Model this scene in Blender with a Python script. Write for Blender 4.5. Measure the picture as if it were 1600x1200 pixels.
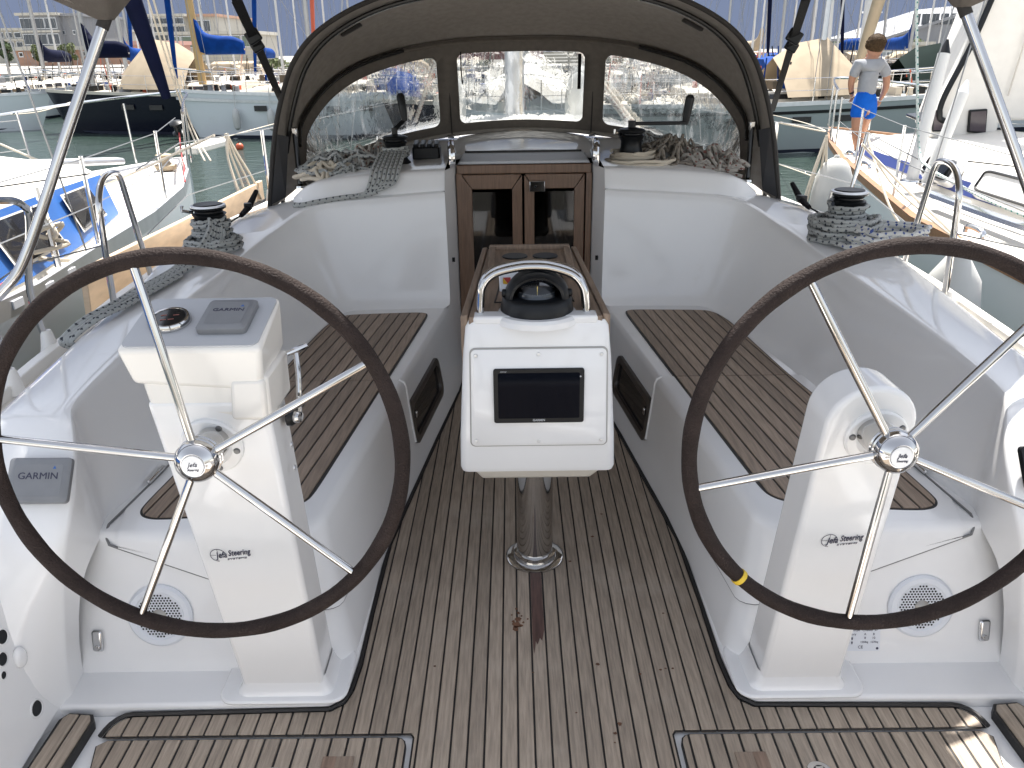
import bpy, bmesh, math, random
from mathutils import Vector, Matrix, Euler
from math import sin, cos, pi, radians as rad, sqrt, atan2
random.seed(11)
for o in list(bpy.data.objects): bpy.data.objects.remove(o)
SC = bpy.context.scene
COL = SC.collection

# ------------------------------------------------------------------ camera
PITCH, YAW, ROLL = rad(22.6), rad(-0.25), rad(-0.85)
CAM = Vector((-0.06, 0.0, 1.62)); FPX = 1250.0
_f = Vector((sin(YAW)*cos(PITCH), cos(YAW)*cos(PITCH), -sin(PITCH)))
_r = Vector((cos(YAW), -sin(YAW), 0)); _u = _r.cross(_f)
_r2 = cos(ROLL)*_r + sin(ROLL)*_u; _u2 = -sin(ROLL)*_r + cos(ROLL)*_u
cd = bpy.data.cameras.new('camera'); co = bpy.data.objects.new('camera', cd); COL.objects.link(co)
co.matrix_world = Matrix(((_r2.x, _u2.x, -_f.x, CAM.x), (_r2.y, _u2.y, -_f.y, CAM.y), (_r2.z, _u2.z, -_f.z, CAM.z), (0, 0, 0, 1)))
cd.sensor_fit = 'HORIZONTAL'; cd.sensor_width = 36; cd.lens = FPX*36/1600
cd.clip_start = 0.05; cd.clip_end = 3000
SC.camera = co

# ------------------------------------------------------------------ light
SUN_EL, SUN_AZ = rad(64), rad(13)          # azimuth measured from +y (ahead) towards +x (right)
world = bpy.data.worlds.new('World'); SC.world = world; world.use_nodes = True
nt = world.node_tree; nt.nodes.clear()
def N(t, typ, **k):
    n = t.nodes.new(typ)
    for a, b in k.items(): setattr(n, a, b)
    return n
sky = N(nt, 'ShaderNodeTexSky', sky_type='NISHITA', sun_disc=False)
sky.sun_elevation = SUN_EL; sky.sun_rotation = SUN_AZ
sky.air_density = 1.0; sky.dust_density = 1.2; sky.ozone_density = 1.0
bg1 = N(nt, 'ShaderNodeBackground'); bg1.inputs[1].default_value = 0.12
bg2 = N(nt, 'ShaderNodeBackground'); bg2.inputs[1].default_value = 1.0
tc = N(nt, 'ShaderNodeTexCoord'); sp = N(nt, 'ShaderNodeSeparateXYZ')
nt.links.new(tc.outputs['Generated'], sp.inputs[0])
def mr(t, src, a, b, c, d):
    m = N(t, 'ShaderNodeMapRange', interpolation_type='SMOOTHSTEP')
    t.links.new(src, m.inputs[0])
    for i, v in enumerate((a, b, c, d)): m.inputs[1+i].default_value = v
    return m.outputs[0]
def mth(t, op, a, b):
    m = N(t, 'ShaderNodeMath', operation=op)
    for i, v in enumerate((a, b)):
        if isinstance(v, (int, float)): m.inputs[i].default_value = v
        else: t.links.new(v, m.inputs[i])
    return m.outputs[0]
fy = mr(nt, sp.outputs[1], -0.35, 0.35, 0, 1)          # storm bank stands ahead of the boat ...
fz = mr(nt, sp.outputs[2], 0.18, 0.50, 1, 0)           # ... and low over the land
nz = N(nt, 'ShaderNodeTexNoise'); nz.inputs['Scale'].default_value = 2.2; nz.inputs['Detail'].default_value = 4
nt.links.new(tc.outputs['Generated'], nz.inputs['Vector'])
cr = N(nt, 'ShaderNodeValToRGB')
cr.color_ramp.elements[0].position = .3; cr.color_ramp.elements[0].color = (.074, .092, .142, 1)
cr.color_ramp.elements[1].position = .75; cr.color_ramp.elements[1].color = (.090, .110, .162, 1)
nt.links.new(nz.outputs[0], cr.inputs[0]); nt.links.new(cr.outputs[0], bg2.inputs[0])
hs_n = N(nt, 'ShaderNodeHueSaturation'); hs_n.inputs['Saturation'].default_value = .38; hs_n.inputs['Value'].default_value = 1.0   # thin white cloud veils the rest of the sky
nt.links.new(sky.outputs[0], hs_n.inputs['Color']); nt.links.new(hs_n.outputs[0], bg1.inputs[0])
mx = N(nt, 'ShaderNodeMixShader'); nt.links.new(mth(nt, 'MULTIPLY', fy, fz), mx.inputs[0])
nt.links.new(bg1.outputs[0], mx.inputs[1]); nt.links.new(bg2.outputs[0], mx.inputs[2])
wo = N(nt, 'ShaderNodeOutputWorld'); nt.links.new(mx.outputs[0], wo.inputs[0])
sl = bpy.data.lights.new('sun', 'SUN'); sl.energy = 5.0; sl.angle = rad(0.53); sl.color = (1, .96, .90)
so = bpy.data.objects.new('sun', sl); COL.objects.link(so)
SUND = Vector((sin(SUN_AZ)*cos(SUN_EL), cos(SUN_AZ)*cos(SUN_EL), sin(SUN_EL)))
so.rotation_euler = SUND.to_track_quat('Z', 'Y').to_euler(); so.location = (3, 10, 30)
SC.view_settings.view_transform = 'Standard'; SC.view_settings.look = 'None'
SC.view_settings.gamma = 1; SC.view_settings.use_curve_mapping = False
SC.view_settings.exposure = 1.42
SC.render.engine = 'CYCLES'
SC.cycles.use_denoising = True; SC.cycles.max_bounces = 8; SC.cycles.transparent_max_bounces = 16
SC.cycles.caustics_reflective = False; SC.cycles.caustics_refractive = False
SC.cycles.sample_clamp_indirect = 6

# ------------------------------------------------------------------ materials
MATS = {}
def mat(name, col, rough=.5, metal=0., var=0., vscale=8., stretch=None, bump=0., bscale=60., rnd=0., spec=.5, coat=0., trans=0., alpha=1., dirt=None):
    m = bpy.data.materials.new(name); m.use_nodes = True; t = m.node_tree
    b = t.nodes['Principled BSDF']
    b.inputs['Base Color'].default_value = (*col, 1); b.inputs['Roughness'].default_value = rough
    b.inputs['Metallic'].default_value = metal; b.inputs['Specular IOR Level'].default_value = spec
    if coat: b.inputs['Coat Weight'].default_value = coat; b.inputs['Coat Roughness'].default_value = .05
    tcn = N(t, 'ShaderNodeTexCoord'); vec = tcn.outputs['Object']
    if stretch:
        mp = N(t, 'ShaderNodeMapping'); mp.inputs['Scale'].default_value = stretch
        t.links.new(vec, mp.inputs[0]); vec = mp.outputs[0]
    src = None
    if var or rnd:
        nn = N(t, 'ShaderNodeTexNoise'); nn.inputs['Scale'].default_value = vscale; nn.inputs['Detail'].default_value = 6
        t.links.new(vec, nn.inputs['Vector'])
        f = mr(t, nn.outputs[0], .25, .75, 1-var, 1+var)
        if rnd:
            oi = N(t, 'ShaderNodeObjectInfo')
            f = mth(t, 'MULTIPLY', f, mr(t, oi.outputs['Random'], 0, 1, 1-rnd, 1+rnd))
        vm = N(t, 'ShaderNodeVectorMath', operation='SCALE'); vm.inputs[0].default_value = col
        t.links.new(f, vm.inputs['Scale']); src = vm.outputs[0]
    if dirt:
        dcol, dsc, lo, hi, amt = dirt
        n2 = N(t, 'ShaderNodeTexNoise'); n2.inputs['Scale'].default_value = dsc; n2.inputs['Detail'].default_value = 5
        n2.inputs['Roughness'].default_value = .65
        t.links.new(tcn.outputs['Object'], n2.inputs['Vector'])
        mm = N(t, 'ShaderNodeMix', data_type='RGBA'); t.links.new(mr(t, n2.outputs[0], lo, hi, 0, amt), mm.inputs[0])
        if src: t.links.new(src, mm.inputs[6])
        else: mm.inputs[6].default_value = (*col, 1)
        mm.inputs[7].default_value = (*dcol, 1); src = mm.outputs[2]
    if src: t.links.new(src, b.inputs['Base Color'])
    if bump:
        nb = N(t, 'ShaderNodeTexNoise'); nb.inputs['Scale'].default_value = bscale; nb.inputs['Detail'].default_value = 4
        t.links.new(vec, nb.inputs['Vector'])
        bp = N(t, 'ShaderNodeBump'); bp.inputs['Strength'].default_value = bump; bp.inputs['Distance'].default_value = .01
        t.links.new(nb.outputs[0], bp.inputs['Height']); t.links.new(bp.outputs[0], b.inputs['Normal'])
    MATS[name] = m
    return m
G = mat('gelcoat', (.77, .765, .76), .09, var=.02, vscale=2.5, bump=.02, bscale=3, dirt=((.60, .56, .50), 5, .62, .80, .22))
G2 = mat('gelcoat_warm', (.78, .75, .70), .22, var=.02, vscale=3)
TRAY = mat('tray_beige', (.56, .52, .46), .35, var=.03)
TEAK = mat('teak_weathered', (.310, .252, .196), .62, var=.22, vscale=4, stretch=(34, 2.2, 8), bump=.3, bscale=9, rnd=.10, dirt=((.42, .36, .295), 2.6, .50, .75, .55))
TEAKS = mat('teak_seat', (.265, .20, .150), .58, var=.20, vscale=4, stretch=(34, 2.2, 8), bump=.2, bscale=9, rnd=.14)
TEAKT = mat('teak_table', (.215, .155, .112), .5, var=.25, vscale=4, stretch=(26, 2.2, 8), bump=.15, bscale=9, rnd=.08)
MAHO = mat('mahogany', (.150, .088, .056), .32, var=.22, vscale=4, stretch=(30, 8, 2.0), bump=.06, bscale=9, rnd=.06)
CAULK = mat('caulk', (.012, .011, .011), .55)
STEEL = mat('stainless', (.54, .53, .52), .07, 1., var=.05, vscale=12)
STEELR = mat('stainless_rail', (.70, .70, .70), .16, 1.)
ALU = mat('aluminium', (.62, .63, .65), .38, .85, var=.06)
BLK = mat('black_plastic', (.007, .008, .0095), .36, bump=.04, bscale=200, spec=.28)
BLKG = mat('black_gloss', (.006, .007, .009), .06)
SCREEN = mat('screen_glass', (.004, .005, .009), .05, spec=.05)
LEATH = mat('wheel_leather', (.028, .020, .018), .66, var=.2, vscale=14, bump=.6, bscale=240, dirt=((.055, .040, .035), 6, .52, .8, .6), spec=.12)
CANV = mat('canvas_taupe', (.32, .288, .255), .85, var=.10, vscale=30, bump=.25, bscale=400)
CANVD = mat('canvas_dark', (.125, .108, .092), .85, var=.10, vscale=30, bump=.25, bscale=400)
BINDING = mat('canvas_binding', (.030, .027, .025), .8)
GREYC = mat('cover_grey', (.190, .195, .205), .55, var=.05, vscale=20)
GREYD = mat('pod_grey', (.42, .43, .45), .45, var=.02)
STRAP = mat('webbing', (.006, .006, .007), .85, spec=.15, bump=.3, bscale=300)
NAVY = mat('navy_canvas', (.0045, .0065, .024), .8, var=.15, vscale=6, bump=.4, bscale=8, spec=.08)
BLUEC = mat('blue_canvas', (.004, .040, .20), .75, var=.18, vscale=5, bump=.5, bscale=7, spec=.08)
TANC = mat('tan_canvas', (.38, .31, .225), .85, var=.08, vscale=3, bump=.35, bscale=4, spec=.08)
GRNC = mat('green_canvas', (.007, .016, .014), .85, var=.1, vscale=3, bump=.4, bscale=4, spec=.08)
BOWS = mat('bow_sleeve', (.012, .011, .010), .22)
MAROON = mat('maroon_canvas', (.16, .02, .035), .8, var=.1, spec=.08)
HULLW = mat('hull_white', (.68, .71, .73), .22, var=.03, vscale=.7, dirt=((.50, .50, .46), 1.6, .58, .85, .35))
HULLG = mat('hull_grey', (.33, .365, .365), .22, var=.04, vscale=.6)
HULLN = mat('hull_navy', (.004, .006, .015), .25, spec=.3)
DECKW = mat('deck_white', (.70, .67, .61), .5, var=.04, vscale=3)
DECKC = mat('deck_cream', (.58, .53, .45), .55, var=.06, vscale=3)
STRIPEB = mat('stripe_blue', (.018, .035, .16), .4)
SKYBLUE = mat('paint_blue', (.035, .13, .40), .4, var=.08, vscale=4)
ANTIF = mat('antifoul', (.02, .025, .045), .7)
WIN = mat('tinted_window', (.020, .020, .022), .08, var=.1)
WINP = mat('purple_window', (.06, .045, .055), .12, var=.1)
MASTM = mat('mast_alloy', (.42, .41, .40), .35, .6, var=.05)
MASTW = mat('mast_white', (.62, .62, .61), .35)
MASTY = mat('mast_wood', (.52, .34, .14), .4, var=.12, vscale=4, stretch=(12, 12, 1))
WIREM = mat('rigging_wire', (.26, .265, .27), .35, .6)
ROPEW = mat('rope_cream', (.55, .49, .40), .8)
PLY = mat('plywood', (.66, .49, .33), .7, var=.12, vscale=3, stretch=(2, 2, 9), dirt=((.40, .29, .18), 5, .55, .8, .6))
FEND = mat('fender_vinyl', (.46, .46, .44), .35, var=.04, vscale=4, dirt=((.45, .45, .42), 6, .55, .8, .4))
REDB = mat('buoy_red', (.55, .10, .04), .5)
REDR = mat('rope_red', (.40, .05, .05), .75)
REDC = mat('cushion_red', (.22, .015, .022), .8)
CABIN = mat('cabin_dark', (.05, .045, .04), .7)
YELT = mat('yellow_tape', (.62, .42, .03), .6)
SKIN = mat('skin', (.38, .19, .115), .55, var=.06, vscale=10)
HAIR = mat('hair_brown', (.055, .034, .018), .65, var=.35, vscale=40, bump=.8, bscale=70, spec=.08)
SHIRT = mat('shirt_grey', (.30, .31, .33), .9, var=.06, vscale=14, bump=.25, bscale=22, spec=.08)
SHORTS = mat('shorts_blue', (.008, .10, .48), .75, var=.10, vscale=12, bump=.3, bscale=18, spec=.08)
INK = mat('print_ink', (.03, .03, .06), .6)
INKB = mat('print_blue', (.02, .10, .35), .6)
PALE = mat('print_pale', (.45, .46, .48), .5)
LABELM = mat('label_white', (.66, .68, .72), .4)
CONC = mat('concrete', (.30, .285, .26), .85, var=.12, vscale=1.2, bump=.2, bscale=6)
WALLG = mat('wall_grey', (.235, .24, .255), .8, var=.05, vscale=.4)
WALLP = mat('wall_pink', (.46, .26, .22), .85, var=.06, vscale=.4)
WALLW = mat('wall_cream', (.44, .42, .37), .85, var=.06, vscale=.5)
BRICK = mat('wall_terracotta', (.40, .24, .17), .85, var=.08, vscale=.8)
SLATM = mat('slat_cream', (.46, .42, .33), .7, var=.05)
FOLI = mat('foliage', (.085, .105, .035), .8, var=.35, vscale=1.5)
FOLI2 = mat('foliage_dark', (.05, .075, .03), .8, var=.35, vscale=1.5)
BARK = mat('bark', (.10, .075, .05), .9, var=.2)
PATCHB = mat('teak_fresh', (.215, .145, .105), .5, var=.3, vscale=4, stretch=(30, 2, 8))
STAIN = mat('stain_wet', (.085, .045, .036), .45, var=.3, vscale=5, stretch=(24, 2, 8))
RUST = mat('stain_rust', (.12, .055, .030), .7, var=.3)

def rope_mat(name, base, fleck, fl2=None, per=.034):
    m = mat(name, base, .85, bump=.3, bscale=350); t = m.node_tree; b = t.nodes['Principled BSDF']
    uv = N(t, 'ShaderNodeUVMap'); s = N(t, 'ShaderNodeSeparateXYZ'); t.links.new(uv.outputs[0], s.inputs[0])
    # two counter-running tracer strands picked out by their own dashes
    a = mth(t, 'FRACT', mth(t, 'ADD', mth(t, 'MULTIPLY', s.outputs[0], 1/per), s.outputs[1]), 0)
    c = mth(t, 'FRACT', mth(t, 'SUBTRACT', mth(t, 'MULTIPLY', s.outputs[0], 1/per), mth(t, 'MULTIPLY', s.outputs[1], 2.)), 0)
    k = mth(t, 'MULTIPLY', mth(t, 'LESS_THAN', a, .30), mth(t, 'LESS_THAN', c, .42))
    mm = N(t, 'ShaderNodeMix', data_type='RGBA'); t.links.new(k, mm.inputs[0])
    mm.inputs[6].default_value = (*base, 1); mm.inputs[7].default_value = (*fleck, 1)
    t.links.new(mm.outputs[2], b.inputs['Base Color'])
    return m
ROPEG = rope_mat('rope_grey_fleck', (.36, .37, .36), (.03, .035, .045))
ROPEB = rope_mat('rope_white_blue', (.55, .55, .53), (.04, .07, .22))
ROPED = rope_mat('rope_red_fleck', (.33, .31, .28), (.15, .06, .05), per=.05)
ROPET = rope_mat('rope_teal', (.45, .50, .48), (.02, .16, .14), per=.05)
ROPEBR = rope_mat('rope_brown', (.22, .195, .165), (.10, .07, .05), per=.04)

def vinyl():
    m = bpy.data.materials.new('clear_vinyl'); m.use_nodes = True; t = m.node_tree; t.nodes.clear()
    o = N(t, 'ShaderNodeOutputMaterial'); tcn = N(t, 'ShaderNodeTexCoord')
    mp = N(t, 'ShaderNodeMapping'); mp.inputs['Scale'].default_value = (1.0, 1.0, .5); t.links.new(tcn.outputs['Object'], mp.inputs[0])
    n = N(t, 'ShaderNodeTexNoise'); n.inputs['Scale'].default_value = 22; n.inputs['Detail'].default_value = 2.5; n.inputs['Distortion'].default_value = 1.2
    t.links.new(mp.outputs[0], n.inputs['Vector'])
    bp = N(t, 'ShaderNodeBump'); bp.inputs['Strength'].default_value = .55; bp.inputs['Distance'].default_value = .012
    t.links.new(n.outputs[0], bp.inputs['Height'])
    rf = N(t, 'ShaderNodeBsdfRefraction'); rf.inputs['IOR'].default_value = 1.06; rf.inputs['Roughness'].default_value = .0
    rf.inputs['Color'].default_value = (.68, .70, .70, 1)
    t.links.new(bp.outputs[0], rf.inputs['Normal'])
    tr = N(t, 'ShaderNodeBsdfTransparent'); tr.inputs['Color'].default_value = (.70, .72, .72, 1)
    m1 = N(t, 'ShaderNodeMixShader'); m1.inputs[0].default_value = .55
    t.links.new(tr.outputs[0], m1.inputs[1]); t.links.new(rf.outputs[0], m1.inputs[2])
    gl = N(t, 'ShaderNodeBsdfGlossy'); gl.inputs['Roughness'].default_value = .08; t.links.new(bp.outputs[0], gl.inputs['Normal'])
    # milky scuffs scatter some daylight
    df = N(t, 'ShaderNodeBsdfTranslucent'); df.inputs['Color'].default_value = (.8, .82, .84, 1)
    n3 = N(t, 'ShaderNodeTexNoise'); n3.inputs['Scale'].default_value = 9; n3.inputs['Detail'].default_value = 6
    mp3 = N(t, 'ShaderNodeMapping'); mp3.inputs['Scale'].default_value = (2.5, 2.5, .6); t.links.new(tcn.outputs['Object'], mp3.inputs[0]); t.links.new(mp3.outputs[0], n3.inputs['Vector'])
    m2 = N(t, 'ShaderNodeMixShader'); t.links.new(mr(t, n3.outputs[0],   .50, .85, .01, .20), m2.inputs[0])
    t.links.new(m1.outputs[0], m2.inputs[1]); t.links.new(df.outputs[0], m2.inputs[2])
    fr = N(t, 'ShaderNodeFresnel'); fr.inputs['IOR'].default_value = 1.35; t.links.new(bp.outputs[0], fr.inputs['Normal'])
    m3 = N(t, 'ShaderNodeMixShader'); t.links.new(fr.outputs[0], m3.inputs[0])
    t.links.new(m2.outputs[0], m3.inputs[1]); t.links.new(gl.outputs[0], m3.inputs[2])
    t.links.new(m3.outputs[0], o.inputs[0]); return m
VINYL = vinyl()
def darkglass():
    m = bpy.data.materials.new('dark_glass'); m.use_nodes = True; t = m.node_tree; t.nodes.clear()
    o = N(t, 'ShaderNodeOutputMaterial')
    tr = N(t, 'ShaderNodeBsdfTransparent'); tr.inputs['Color'].default_value = (.24, .25, .26, 1)
    gl = N(t, 'ShaderNodeBsdfGlossy'); gl.inputs['Roughness'].default_value = .03
    fr = N(t, 'ShaderNodeFresnel'); fr.inputs['IOR'].default_value = 1.45
    m3 = N(t, 'ShaderNodeMixShader'); t.links.new(fr.outputs[0], m3.inputs[0])
    t.links.new(tr.outputs[0], m3.inputs[1]); t.links.new(gl.outputs[0], m3.inputs[2]); t.links.new(m3.outputs[0], o.inputs[0]); return m
DGLASS = darkglass()
def thin_canvas(m, k, col):
    t = m.node_tree; b = t.nodes['Principled BSDF']; o = [n for n in t.nodes if n.type == 'OUTPUT_MATERIAL'][0]
    tl = N(t, 'ShaderNodeBsdfTranslucent'); tl.inputs['Color'].default_value = (*col, 1)
    mx_ = N(t, 'ShaderNodeMixShader'); mx_.inputs[0].default_value = k
    t.links.new(b.outputs[0], mx_.inputs[1]); t.links.new(tl.outputs[0], mx_.inputs[2]); t.links.new(mx_.outputs[0], o.inputs[0])
thin_canvas(CANV, .10, (.20, .16, .125))
def clearglass():
    m = bpy.data.materials.new('clear_dome'); m.use_nodes = True; t = m.node_tree; t.nodes.clear()
    o = N(t, 'ShaderNodeOutputMaterial'); tr = N(t, 'ShaderNodeBsdfTransparent')
    gl = N(t, 'ShaderNodeBsdfGlossy'); gl.inputs['Roughness'].default_value = .02
    fr = N(t, 'ShaderNodeFresnel'); fr.inputs['IOR'].default_value = 1.5
    m3 = N(t, 'ShaderNodeMixShader'); t.links.new(fr.outputs[0], m3.inputs[0])
    t.links.new(tr.outputs[0], m3.inputs[1]); t.links.new(gl.outputs[0], m3.inputs[2]); t.links.new(m3.outputs[0], o.inputs[0]); return m
CGLASS = clearglass()

# ------------------------------------------------------------------ mesh helpers
class M:
    """collects shapes into one mesh, in world coordinates"""
    def __init__(s): s.v = []; s.f = []; s.uv = {}
    def add(s, vs, fs, uvs=None):
        b = len(s.v); s.v += [tuple(p) for p in vs]
        for i, f in enumerate(fs):
            if uvs: s.uv[len(s.f)] = uvs[i]
            s.f.append([k+b for k in f])
        return s
    def box(s, c, d, rot=None):
        c = Vector(c); R = Euler(rot).to_matrix() if rot else Matrix.Identity(3)
        vs = [c + R @ Vector((x*d[0]/2, y*d[1]/2, z*d[2]/2)) for z in (-1, 1) for y in (-1, 1) for x in (-1, 1)]
        return s.add(vs, [(0, 2, 3, 1), (4, 5, 7, 6), (0, 1, 5, 4), (2, 6, 7, 3), (0, 4, 6, 2), (1, 3, 7, 5)])
    def hexa(s, bot, top):
        n = len(bot); vs = list(bot) + list(top)
        fs = [tuple(range(n-1, -1, -1)), tuple(range(n, 2*n))] + [(i, (i+1) % n, n+(i+1) % n, n+i) for i in range(n)]
        return s.add(vs, fs)
    def prism(s, poly, a, b, axis='z'):
        def P(p, h):
            return {'z': (p[0], p[1], h), 'y': (p[0], h, p[1]), 'x': (h, p[0], p[1])}[axis]
        return s.hexa([P(p, a) for p in poly], [P(p, b) for p in poly])
    def tube(s, pts, r, n=8, closed=False, cap=True):
        pts = [Vector(p) for p in pts]; k = len(pts)
        rs = r if isinstance(r, (list, tuple)) else [r]*k
        vs = []; fs = []; uvs = []; L = 0; prev = None; Ls = []
        for i, p in enumerate(pts):
            a = pts[(i-1) % k] if (closed or i > 0) else p
            b = pts[(i+1) % k] if (closed or i < k-1) else p
            d = (b-a)
            if d.length < 1e-9: d = Vector((0, 0, 1))
            d.normalize()
            if prev is None:
                u = d.cross(Vector((0, 0, 1)))
                if u.length < .05: u = d.cross(Vector((0, 1, 0)))
            else: u = prev - d*prev.dot(d)
            if u.length < 1e-6: u = d.orthogonal()
            u.normalize(); w = d.cross(u); prev = u
            if i: L += (p-pts[i-1]).length
            Ls.append(L)
            for j in range(n):
                t = 2*pi*j/n; vs.append(p + (u*cos(t)+w*sin(t))*rs[i])
        m = k if closed else k-1
        Ls.append(L + (pts[0]-pts[-1]).length)
        for i in range(m):
            for j in range(n):
                i2 = (i+1) % k; j2 = (j+1) % n
                fs.append((i*n+j, i*n+j2, i2*n+j2, i2*n+j))
                uvs.append(((Ls[i], j/n), (Ls[i], (j+1)/n), (Ls[i+1], (j+1)/n), (Ls[i+1], j/n)))
        if cap and not closed:
            fs.append(tuple(range(n-1, -1, -1))); uvs.append([(0, 0)]*n)
            fs.append(tuple((k-1)*n+j for j in range(n))); uvs.append([(0, 0)]*n)
        return s.add(vs, fs, uvs)
    def lathe(s, prof, c, axis=(0, 0, 1), n=32):
        c = Vector(c); a = Vector(axis).normalized(); u = a.orthogonal().normalized(); w = a.cross(u)
        vs = []; fs = []
        for r, h in prof:
            for j in range(n):
                t = 2*pi*j/n; vs.append(c + a*h + (u*cos(t)+w*sin(t))*r)
        for i in range(len(prof)-1):
            for j in range(n):
                j2 = (j+1) % n; fs.append((i*n+j, i*n+j2, (i+1)*n+j2, (i+1)*n+j))
        fs.append(tuple(range(n-1, -1, -1))); fs.append(tuple((len(prof)-1)*n+j for j in range(n)))
        return s.add(vs, fs)
    def loft(s, loops, closed=False, caps=False):
        n = len(loops[0]); vs = [p for l in loops for p in l]; fs = []
        for i in range(len(loops)-1):
            for j in range(n if closed else n-1):
                j2 = (j+1) % n; fs.append((i*n+j, i*n+j2, (i+1)*n+j2, (i+1)*n+j))
        if caps:
            fs.append(tuple(range(n-1, -1, -1))); fs.append(tuple((len(loops)-1)*n+j for j in range(n)))
        return s.add(vs, fs)
    def poly(s, pts): return s.add(pts, [tuple(range(len(pts)))])
    def ball(s, c, r, n=14, m=9):
        c = Vector(c); r = r if isinstance(r, (tuple, list)) else (r, r, r); vs = []; fs = []
        for i in range(m+1):
            th = pi*i/m
            for j in range(n):
                t = 2*pi*j/n; vs.append(c + Vector((r[0]*sin(th)*cos(t), r[1]*sin(th)*sin(t), r[2]*cos(th))))
        for i in range(m):
            for j in range(n):
                j2 = (j+1) % n; fs.append((i*n+j, (i+1)*n+j, (i+1)*n+j2, i*n+j2))
        return s.add(vs, fs)
    def flip(s, sx):
        """mirror to the other side"""
        if sx < 0: s.v = [(-x, y, z) for x, y, z in s.v]
        return s
    def shift(s, d):
        s.v = [(x+d[0], y+d[1], z+d[2]) for x, y, z in s.v]; return s
    def build(s, name, m, parent=None, smooth=True, bevel=0, seg=2, sub=0, ang=35, solid=0, sharp=True, recalc=True):
        me = bpy.data.meshes.new(name); me.from_pydata(s.v, [], s.f); me.update()
        if s.uv:
            l = me.uv_layers.new(name='UVMap')
            for p in me.polygons:
                u = s.uv.get(p.index)
                if u:
                    for k, li in enumerate(p.loop_indices): l.data[li].uv = u[k]
        bm = bmesh.new(); bm.from_mesh(me)
        bmesh.ops.remove_doubles(bm, verts=bm.verts, dist=1e-5)
        if recalc: bmesh.ops.recalc_face_normals(bm, faces=bm.faces)
        bm.to_mesh(me); bm.free()
        if isinstance(m, bpy.types.Material): me.materials.append(m)
        if smooth:
            for p in me.polygons: p.use_smooth = True
            if sharp: me.set_sharp_from_angle(angle=rad(ang))
        o = bpy.data.objects.new(name, me); COL.objects.link(o)
        if parent is not None:
            o.parent = parent; o.matrix_parent_inverse = winv(parent)
        if solid:
            md = o.modifiers.new('solid', 'SOLIDIFY'); md.thickness = solid; md.offset = 0
        if bevel:
            md = o.modifiers.new('bevel', 'BEVEL'); md.width = bevel; md.segments = seg; md.limit_method = 'ANGLE'; md.angle_limit = rad(30)
        if sub:
            md = o.modifiers.new('sub', 'SUBSURF'); md.levels = sub; md.render_levels = sub
        return o
def wloc(o):
    v = Vector(o.location)
    return v
def winv(p):
    # every parent is an unrotated empty (or a mesh at the origin) placed by location only
    q = p; t = Vector((0, 0, 0))
    while q is not None and not q.get('_rel'):
        t += q.location; q = q.parent if q.type == 'EMPTY' else None
    return Matrix.Translation(-t) if p.type == 'EMPTY' else Matrix.Identity(4)
def tag(o, label, cat, group=None, kind=None):
    if label: o['label'] = label
    if cat: o['category'] = cat
    if group: o['group'] = group
    if kind: o['kind'] = kind
    return o
def thing(name, label, cat, loc=(0, 0, 0), group=None):
    o = bpy.data.objects.new(name, None); COL.objects.link(o); o.location = loc; o.empty_display_size = .1
    return tag(o, label, cat, group)
def copy_thing(root, delta, label=None):
    r = root.copy(); COL.objects.link(r); r.location = Vector(root.location)+Vector(delta)
    if label: r['label'] = label
    for ch in list(root.children):
        c = ch.copy(); COL.objects.link(c); c.parent = r
        for g in list(ch.children):
            d = g.copy(); COL.objects.link(d); d.parent = c
    return r
def clip(poly, ax, v, keep_less):
    out = []; n = len(poly)
    for i in range(n):
        a, b = poly[i], poly[(i+1) % n]
        ia = (a[ax] <= v) if keep_less else (a[ax] >= v); ib = (b[ax] <= v) if keep_less else (b[ax] >= v)
        if ia: out.append(a)
        if ia != ib:
            t = (v-a[ax])/(b[ax]-a[ax]); out.append((a[0]+t*(b[0]-a[0]), a[1]+t*(b[1]-a[1])))
    return out
def area(p): return abs(sum(p[i][0]*p[(i+1) % len(p)][1]-p[(i+1) % len(p)][0]*p[i][1] for i in range(len(p))))/2
def planks(poly, x0, pitch, gap, z0, z1, name, m, parent, skip=None, lean=0):
    xs = [p[0] for p in poly]; k = math.floor((min(xs)-x0)/pitch)-1; out = []
    while x0+k*pitch < max(xs):
        a = x0+k*pitch+gap/2; b = x0+(k+1)*pitch-gap/2; k += 1
        q = clip(clip(poly, 0, a, False), 0, b, True)
        if len(q) < 3 or area(q) < 2e-4: continue
        o = M().prism(q, z0, z1).build(name, m, parent, smooth=False, bevel=.0012, seg=1)
        out.append(o)
    return out
def rrect(cx, cy, w, h, r, n=5):
    pts = []
    for qx, qy, a0 in ((1, 1, 0), (-1, 1, pi/2), (-1, -1, pi), (1, -1, 3*pi/2)):
        for i in range(n+1):
            a = a0+i*pi/2/n; pts.append((cx+qx*(w/2-r)+r*cos(a), cy+qy*(h/2-r)+r*sin(a)))
    return pts
def chaikin(poly, k=2):
    for _ in range(k):
        q = []
        for i in range(len(poly)):
            a, b = Vector(poly[i]), Vector(poly[(i+1) % len(poly)]); L = (b-a).length; t = min(.25, .05/max(L, 1e-6))
            q += [tuple(a.lerp(b, t)), tuple(a.lerp(b, 1-t))]
        poly = q
    return poly
def smooth_path(pts, n=6):
    """Catmull-Rom through points"""
    P = [Vector(p) for p in pts]; out = []
    for i in range(len(P)-1):
        p0 = P[max(i-1, 0)]; p1 = P[i]; p2 = P[i+1]; p3 = P[min(i+2, len(P)-1)]
        for k in range(n):
            t = k/n
            out.append(.5*((2*p1)+(p2-p0)*t+(2*p0-5*p1+4*p2-p3)*t*t+(3*p1-p0-3*p2+p3)*t**3))
    out.append(P[-1]); return out
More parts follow.
